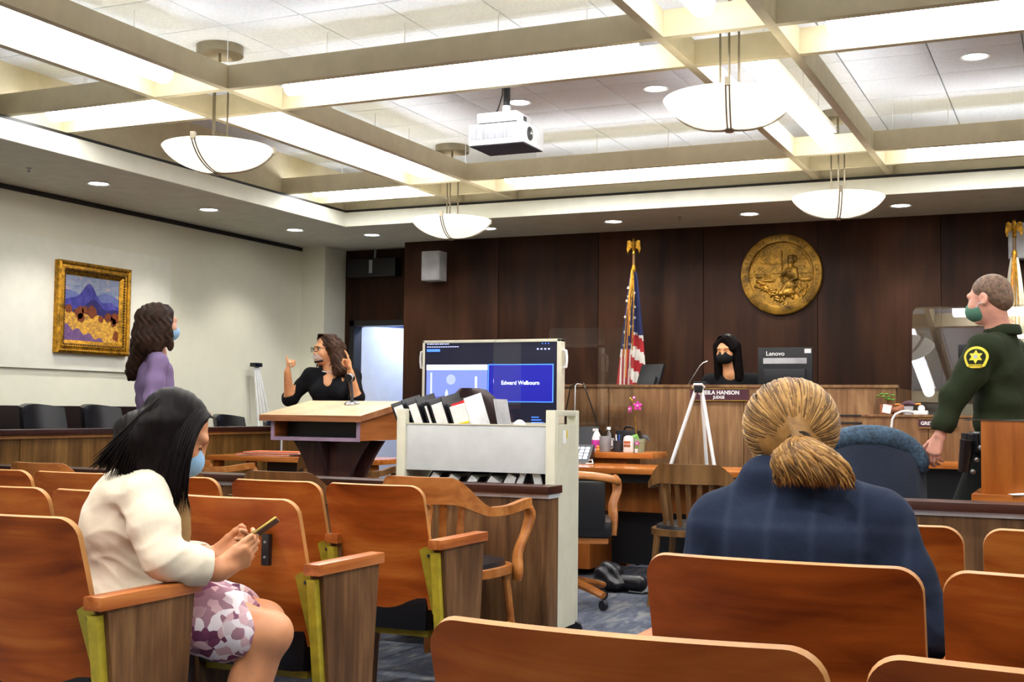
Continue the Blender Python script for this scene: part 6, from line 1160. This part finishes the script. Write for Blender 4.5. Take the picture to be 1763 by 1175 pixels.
# ------------------------------------------------------------------ judge
def judge():
    loc = (-2.585, 10.03, .30); t = thing('person', 'judge in black robe and black mask seated behind the bench', 'person', loc); rs = random.Random(41); R = basis(PI); c = V3(loc[0], loc[1], 0); q = lambda a, b, z: c+R[:, 0]*a+R[:, 1]*b+V3(0, 0, z)
    B = basis(PI-.10, -.22, .03); HC = V3(-2.61, 9.96, 1.650); hp, P = head_prims(HC, B, .98, True, q(0, .03, 1.46)); hA = hand(q(.15, .36, 1.13), V3(.7, -.6, 0), V3(0, 0, -1), V3(.6, .6, 0)); hB = hand(q(-.15, .36, 1.13), V3(-.7, -.6, 0), V3(0, 0, -1), V3(-.6, .6, 0))
    solid('body', [(hp+[K(q(0, .03, 1.46), q(0, -.0, 1.36), .055, .06)], .0055), (hA, .005), (hB, .005)], 'skin_c', t, loc)
    rb = [E(q(0, 0, 1.20), (.19, .14, .24), R), E(q(0, 0, .98), (.21, .17, .18), R), K(q(-.165, 0, 1.395), q(.165, 0, 1.395), .062, .062, .04), K(q(0, .0, 1.46), q(.12, 0, 1.425), .05, .045), K(q(0, 0, 1.46), q(-.12, 0, 1.425), .05, .045), *chain([q(.185, 0, 1.385), q(.24, .05, 1.18), q(.16, .34, 1.14)], [.075, .075, .07]), *chain([q(-.185, 0, 1.385), q(-.24, .05, 1.18), q(-.16, .34, 1.14)], [.075, .075, .07]),
          *chain([q(.1, .1, .88), q(.12, .40, .85)], [.1, .09]), *chain([q(-.1, .1, .88), q(-.12, .40, .85)], [.1, .09]), *chain([q(.12, .40, .85), q(.12, .38, .42)], [.09, .1]), *chain([q(-.12, .40, .85), q(-.12, .38, .42)], [.09, .1])]
    solid('robe', [(rb+[K(q(0, .12, 1.49), q(0, .13, 1.40), .035, .008, .01, None, 's'), E(q(0, .02, 1.53), (.07, .08, .05), None, .01, 's')], .008)], 'judge_robe', t, loc, wave_wr([((1, .3, .2), 46, .003, 0, (0, 0, 1), 9, 1.4)]))
    for s in (-1, 1): solid('shoe', [([K(q(s*.12, .36, .345), q(s*.12, .5, .335), .04, .033)], .01)], 'black_leather', t, loc)
    hs = [E(P(0, -.022, .042), (.086, .106, .092), B), K(P(.078, -.01, .03), P(.088, .02, -.23), .04, .034, .04), K(P(-.078, -.01, .03), P(-.092, .02, -.24), .044, .038, .04), K(P(0, -.08, .0), P(0, -.08, -.16), .08, .075, .05), K(P(-.02, .06, .11), P(-.068, .055, .02), .03, .02, .03), E(P(.012, .11, -.01), (.056, .06, .10), B, .02, 's')]
    ho = solid('hair', [(hs, .006)], 'hair_black', t, loc); paths = []
    for k in range(150):
        s = -1 if rs.random() < .55 else 1; s0 = P(.012, .06-.12*rs.random(), .13); e = P(s*rs.uniform(.06, .115), rs.uniform(-.05, .06), rs.uniform(-.28, -.22)); paths.append(bez(s0, P(s*.08, .04-.1*rs.random(), .13), P(s*.105, rs.uniform(-.06, .02), -.0), e, 12))
    strands('hair_strands', paths, .0036, 'hair_black', ho, loc)['kind'] = 'stuff'
    eyes(P, B, t, loc, closed=True)
    solid('mask', [([E(P(0, .050, -.050), (.067, .079, .060), B), E(P(0, .0, -.02), (.09, .046, .10), B, .004, 's')], .005)], 'mask_black', t, loc)
    for s in (-1, 1): MB(loc).tube([P(s*.058, .045, -.04), P(s*.072, .02, -.015), P(s*.08, -.005, .01)], .002, 5).obj('mask_loop', 'mask_black', t)
    ch = thing('judge_chair', 'dark high-back chair behind the judge', 'chair', (-2.585, 10.25, .30)); MB().sheet(lambda u, v: (((u*2-1)*.22, .0+.06*v-.05*(u*2-1)**2, .5+.62*v), (0, 1, 0)), 11, 8, .08).obj('backrest', 'black_leather', ch, smooth=70)
    MB().box(-.24, .24, -.42, .02, .42, .5, bev=.03).obj('seat_cushion', 'black_leather', ch); MB().lathe([(0, 0), (.24, 0), (.22, .04), (.04, .08), (.035, .42)], 16, (0, -.2, 0)).obj('pedestal', 'black_plastic', ch)
judge()
# ------------------------------------------------------------------ deputy
def deputy():
    loc = (-.37, 6.86, 0); t = thing('person', 'sheriff deputy in dark green uniform walking left at the right edge', 'person', loc); rs = random.Random(51); y = 1.36; R = basis(y); r, f = R[:, 0], R[:, 1]; c = V3(loc[0], loc[1], 0); q = lambda a, b, z: c+r*a+f*b+V3(0, 0, z)
    B = basis(1.22, -.13, 0); HC = V3(-.417, 6.82, 1.738); hp, P = head_prims(HC, B, 1.02, True, q(0, .0, 1.54), 1.04)
    shL, shR = q(-.215, .02, 1.475), q(.215, 0, 1.475); elL, wrL = V3(-.575, 6.62, 1.235), V3(-.640, 6.60, 1.045); elR, wrR = q(.28, -.02, 1.20), q(.25, .16, 1.02)
    hL = hand(wrL, V3(-.30, .05, -.85), V3(.35, .75, -.1), V3(-.75, .1, .35), ((.35, .5, .3), (.45, .55, .35), (.5, .6, .35), (.55, .6, .4)), (.7, .75, .3), 1.08); hR = hand(wrR, V3(-.3, 0, -1), r*-1, f)
    solid('body', [(hp+[K(q(0, 0, 1.55), q(0, 0, 1.42), .068, .1)], .0055), ([K(elL*.4+wrL*.6, wrL, .034, .028)]+hL, .004), ([K(elR, wrR, .034, .028)]+hR, .005)], 'skin_d', t, loc)
    sh = [E(q(0, .01, 1.37), (.21, .14, .17), R), E(q(0, 0, 1.22), (.19, .13, .16), R), E(q(0, 0, 1.10), (.185, .13, .1), R), K(q(-.18, 0, 1.47), q(.18, 0, 1.47), .072, .072, .04), K(q(0, -.01, 1.535), q(-.14, 0, 1.50), .06, .05, .04), K(q(0, -.01, 1.535), q(.14, 0, 1.50), .06, .05, .04), K(q(0, -.012, 1.565), q(0, .0, 1.52), .066, .078, .02),
          *chain([shL, shL*.45+elL*.55+V3(.01, -.01, 0), elL], [.085, .074, .066]), *chain([elL, elL*.3+wrL*.7, wrL], [.064, .052, .044]), *chain([shR, elR], [.082, .064]), *chain([elR, wrR], [.06, .044])]
    cut = [K(wrL+V3(0, 0, -.005), wrL+V3(-.02, 0, -.1), .05, .06, .004, None, 's'), E(q(.01, .06, 1.62), (.075, .085, .06), None, .012, 's')]
    so = solid('uniform_shirt', [(sh+cut, .007)], 'deputy_green', t, loc, wave_wr([((.5, .3, 1), 38, .0026, 0, (1, .5, 0), 13, 1.8), ((1, .2, -.5), 64, .0012, 1, (0, 0, 1), 20, 2)]))
    tr = [E(q(0, 0, .98), (.18, .14, .12), R), *chain([q(-.09, .02, .93), q(-.10, .20, .52), q(-.10, .22, .10)], [.105, .08, .06]), *chain([q(.09, -.02, .93), q(.09, -.10, .52), q(.09, -.28, .12)], [.105, .08, .06])]
    solid('uniform_trousers', [(tr, .009)], 'dark_trouser', t, loc)
    solid('boot', [([K(q(-.10, .20, .05), q(-.10, .36, .04), .05, .042)], .01)], 'black_leather', t, loc); solid('boot', [([K(q(.09, -.30, .06), q(.09, -.14, .045), .05, .042)], .01)], 'black_leather', t, loc)
    MB(loc).tube([q(.082*math.cos(a), -.012+.088*math.sin(a), 1.585-.03*max(0, math.sin(a))) for a in [PI*.62+(PI*1.76)*k/24 for k in range(25)]], [(.026, .006)]*25, 8, flat=(0, 0, 1)).obj('shirt_collar', 'deputy_green', t)
    be = MB(loc).tube([q(.19*math.cos(a), .142*math.sin(a), 1.035) for a in [2*PI*k/28 for k in range(29)]], [(.028, .012)]*29, 8, flat=(0, 0, 1)); bo = be.obj('duty_belt', 'black_leather', t)
    for a, w_, h_, dz in ((PI*.98, .03, .07, .0), (PI*.86, .035, .06, -.01), (PI*1.14, .028, .075, 0), (PI*.72, .03, .05, 0), (PI*1.3, .03, .06, 0)):
        p = q(.215*math.cos(a), .165*math.sin(a), 1.03+dz)-np.array(loc); MB().box(-w_, w_, -.022, .022, -h_, h_*.5, M=Matrix.Translation(tuple(p)) @ Matrix.Rotation(y+a+PI/2, 4, 'Z'), bev=.008).obj('belt_pouch', 'black_leather', bo)
    p = q(-.225, .09, 1.0)-np.array(loc); MB().tube([p+V3(-.01, 0, .02), p+V3(-.03, .0, -.14)], [(.04, .03), (.03, .022)], 10).obj('holster', 'black_leather', bo)
    for k in range(3): MB().lathe([(0, .006), (.012, .004), (.014, 0)], 10, M=Matrix.Translation(tuple(q(-.245, .03+.02*k, .985-.06*k)-np.array(loc))) @ rot(PI/2)).obj('snap', 'steel', bo)
    # shoulder patch: shield with star on the sleeve that faces the viewer
    pc = shL+V3(-.03, -.100, -.05); nrm = (V3(0, 0, 1.3)-V3(0, 0, 0)); T = Matrix.Translation(tuple(pc-np.array(loc))) @ Matrix.Rotation(-.12, 4, 'Z') @ rot(PI/2-.25, 0, 0)
    def curved(pts, d0, d1, mt, nm):
        q_ = MB(); n = len(pts); vs = []
        for d in (d0, d1): vs += [T @ Vector((x, yy, d-3.8*x*x-2.0*yy*yy)) for x, yy in pts]
        cen0 = len(vs); vs += [T @ Vector((0, sum(p_[1] for p_ in pts)/n, d1-2.0*(sum(p_[1] for p_ in pts)/n)**2))]
        q_.add(vs, [(cen0, n+i, n+(i+1) % n) for i in range(n)]+[(i, (i+1) % n, (i+1) % n+n, i+n) for i in range(n)]); q_.obj(nm, mt, t, smooth=60)
    arc = [(.058*math.cos(a), .012+.052*math.sin(a)) for a in [-.15+(PI+.3)*k/16 for k in range(17)]]+[(-.05, -.02), (-.042, -.038), (-.02, -.048), (.02, -.048), (.042, -.038), (.05, -.02)]
    curved(arc, -.004, .006, 'yellow', 'shoulder_patch'); curved([(x*.80, .004+(yy-.004)*.76) for x, yy in arc], .004, .0072, 'deputy_green', 'patch_field')
    curved([((.036 if k % 2 == 0 else .02)*math.sin(k*PI/6), .008+(.036 if k % 2 == 0 else .02)*math.cos(k*PI/6)) for k in range(12)], .006, .0088, 'yellow', 'patch_star'); curved([(.010*math.cos(a), .008+.010*math.sin(a)) for a in [2*PI*k/10 for k in range(10)]], .0085, .0100, 'speaker_grey', 'patch_centre'); curved([(-.034, -.040), (.034, -.040), (.028, -.030), (-.028, -.030)], .006, .0085, 'yellow', 'patch_scroll')
    # radio microphone and badge on the chest
    p = q(-.10, .155, 1.47)-np.array(loc); MB().box(-.022, .022, -.02, .02, -.04, .04, M=Matrix.Translation(tuple(p)) @ Matrix.Rotation(y, 4, 'Z'), bev=.006).obj('radio_mic', 'black_plastic', t)
    p = q(-.09, .158, 1.38)-np.array(loc); MB().prism([(.032*math.sin(k*PI/6)*(1 if k % 2 == 0 else .5), .032*math.cos(k*PI/6)*(1 if k % 2 == 0 else .5)) for k in range(12)], -.006, .006, 'y', M=Matrix.Translation(tuple(p)) @ Matrix.Rotation(y, 4, 'Z')).obj('badge', 'brass', t)
    hs = [E(P(0, -.018, .040), (.083, .101, .089), B), E(P(0, -.06, -.015), (.066, .058, .06), B, .03)]
    solid('hair', [(hs+[E(P(0, .095, -.035), (.11, .07, .115), B, .015, 's'), E(P(-.085, .02, -.055), (.035, .055, .055), B, .015, 's'), E(P(.085, .02, -.055), (.035, .055, .055), B, .015, 's')], .005)], 'hair_short', t, loc)
    eyes(P, B, t, loc)
    solid('mask', [([E(P(0, .050, -.048), (.070, .080, .062), B), E(P(0, .0, -.02), (.098, .036, .10), B, .004, 's')], .004)], 'mask_green', t, loc)
    for s in (-1, 1): MB(loc).tube([P(s*.062, .045, -.04), P(s*.075, .02, -.02), P(s*.084, -.005, -.02)], .0025, 5).obj('mask_loop', 'white_plastic', t)
deputy()
# floor bag
def bag():
    loc = (-2.70, 7.62, 0); t = thing('camera_bag', 'black camera bag slumped on the carpet under the desk', 'bag', loc)
    solid('bag_body', [([E((-2.76, 7.62, .09), (.10, .09, .095)), E((-2.74, 7.60, .05), (.13, .10, .05))], .008)], 'black_leather', t, loc, wave_wr([((1, .5, 1), 50, .005, 0, (0, 1, 0), 20, 2)]))
    solid('lens_pouch', [([K((-2.66, 7.60, .06), (-2.55, 7.585, .06), .05, .055)], .008)], 'black_leather', t, loc)
    MB(loc).tube([(-2.60, 7.54, .01), (-2.50, 7.52, .01), (-2.44, 7.60, .01), (-2.50, 7.67, .02)], .008, 6).obj('strap', 'black_leather', t)
bag()
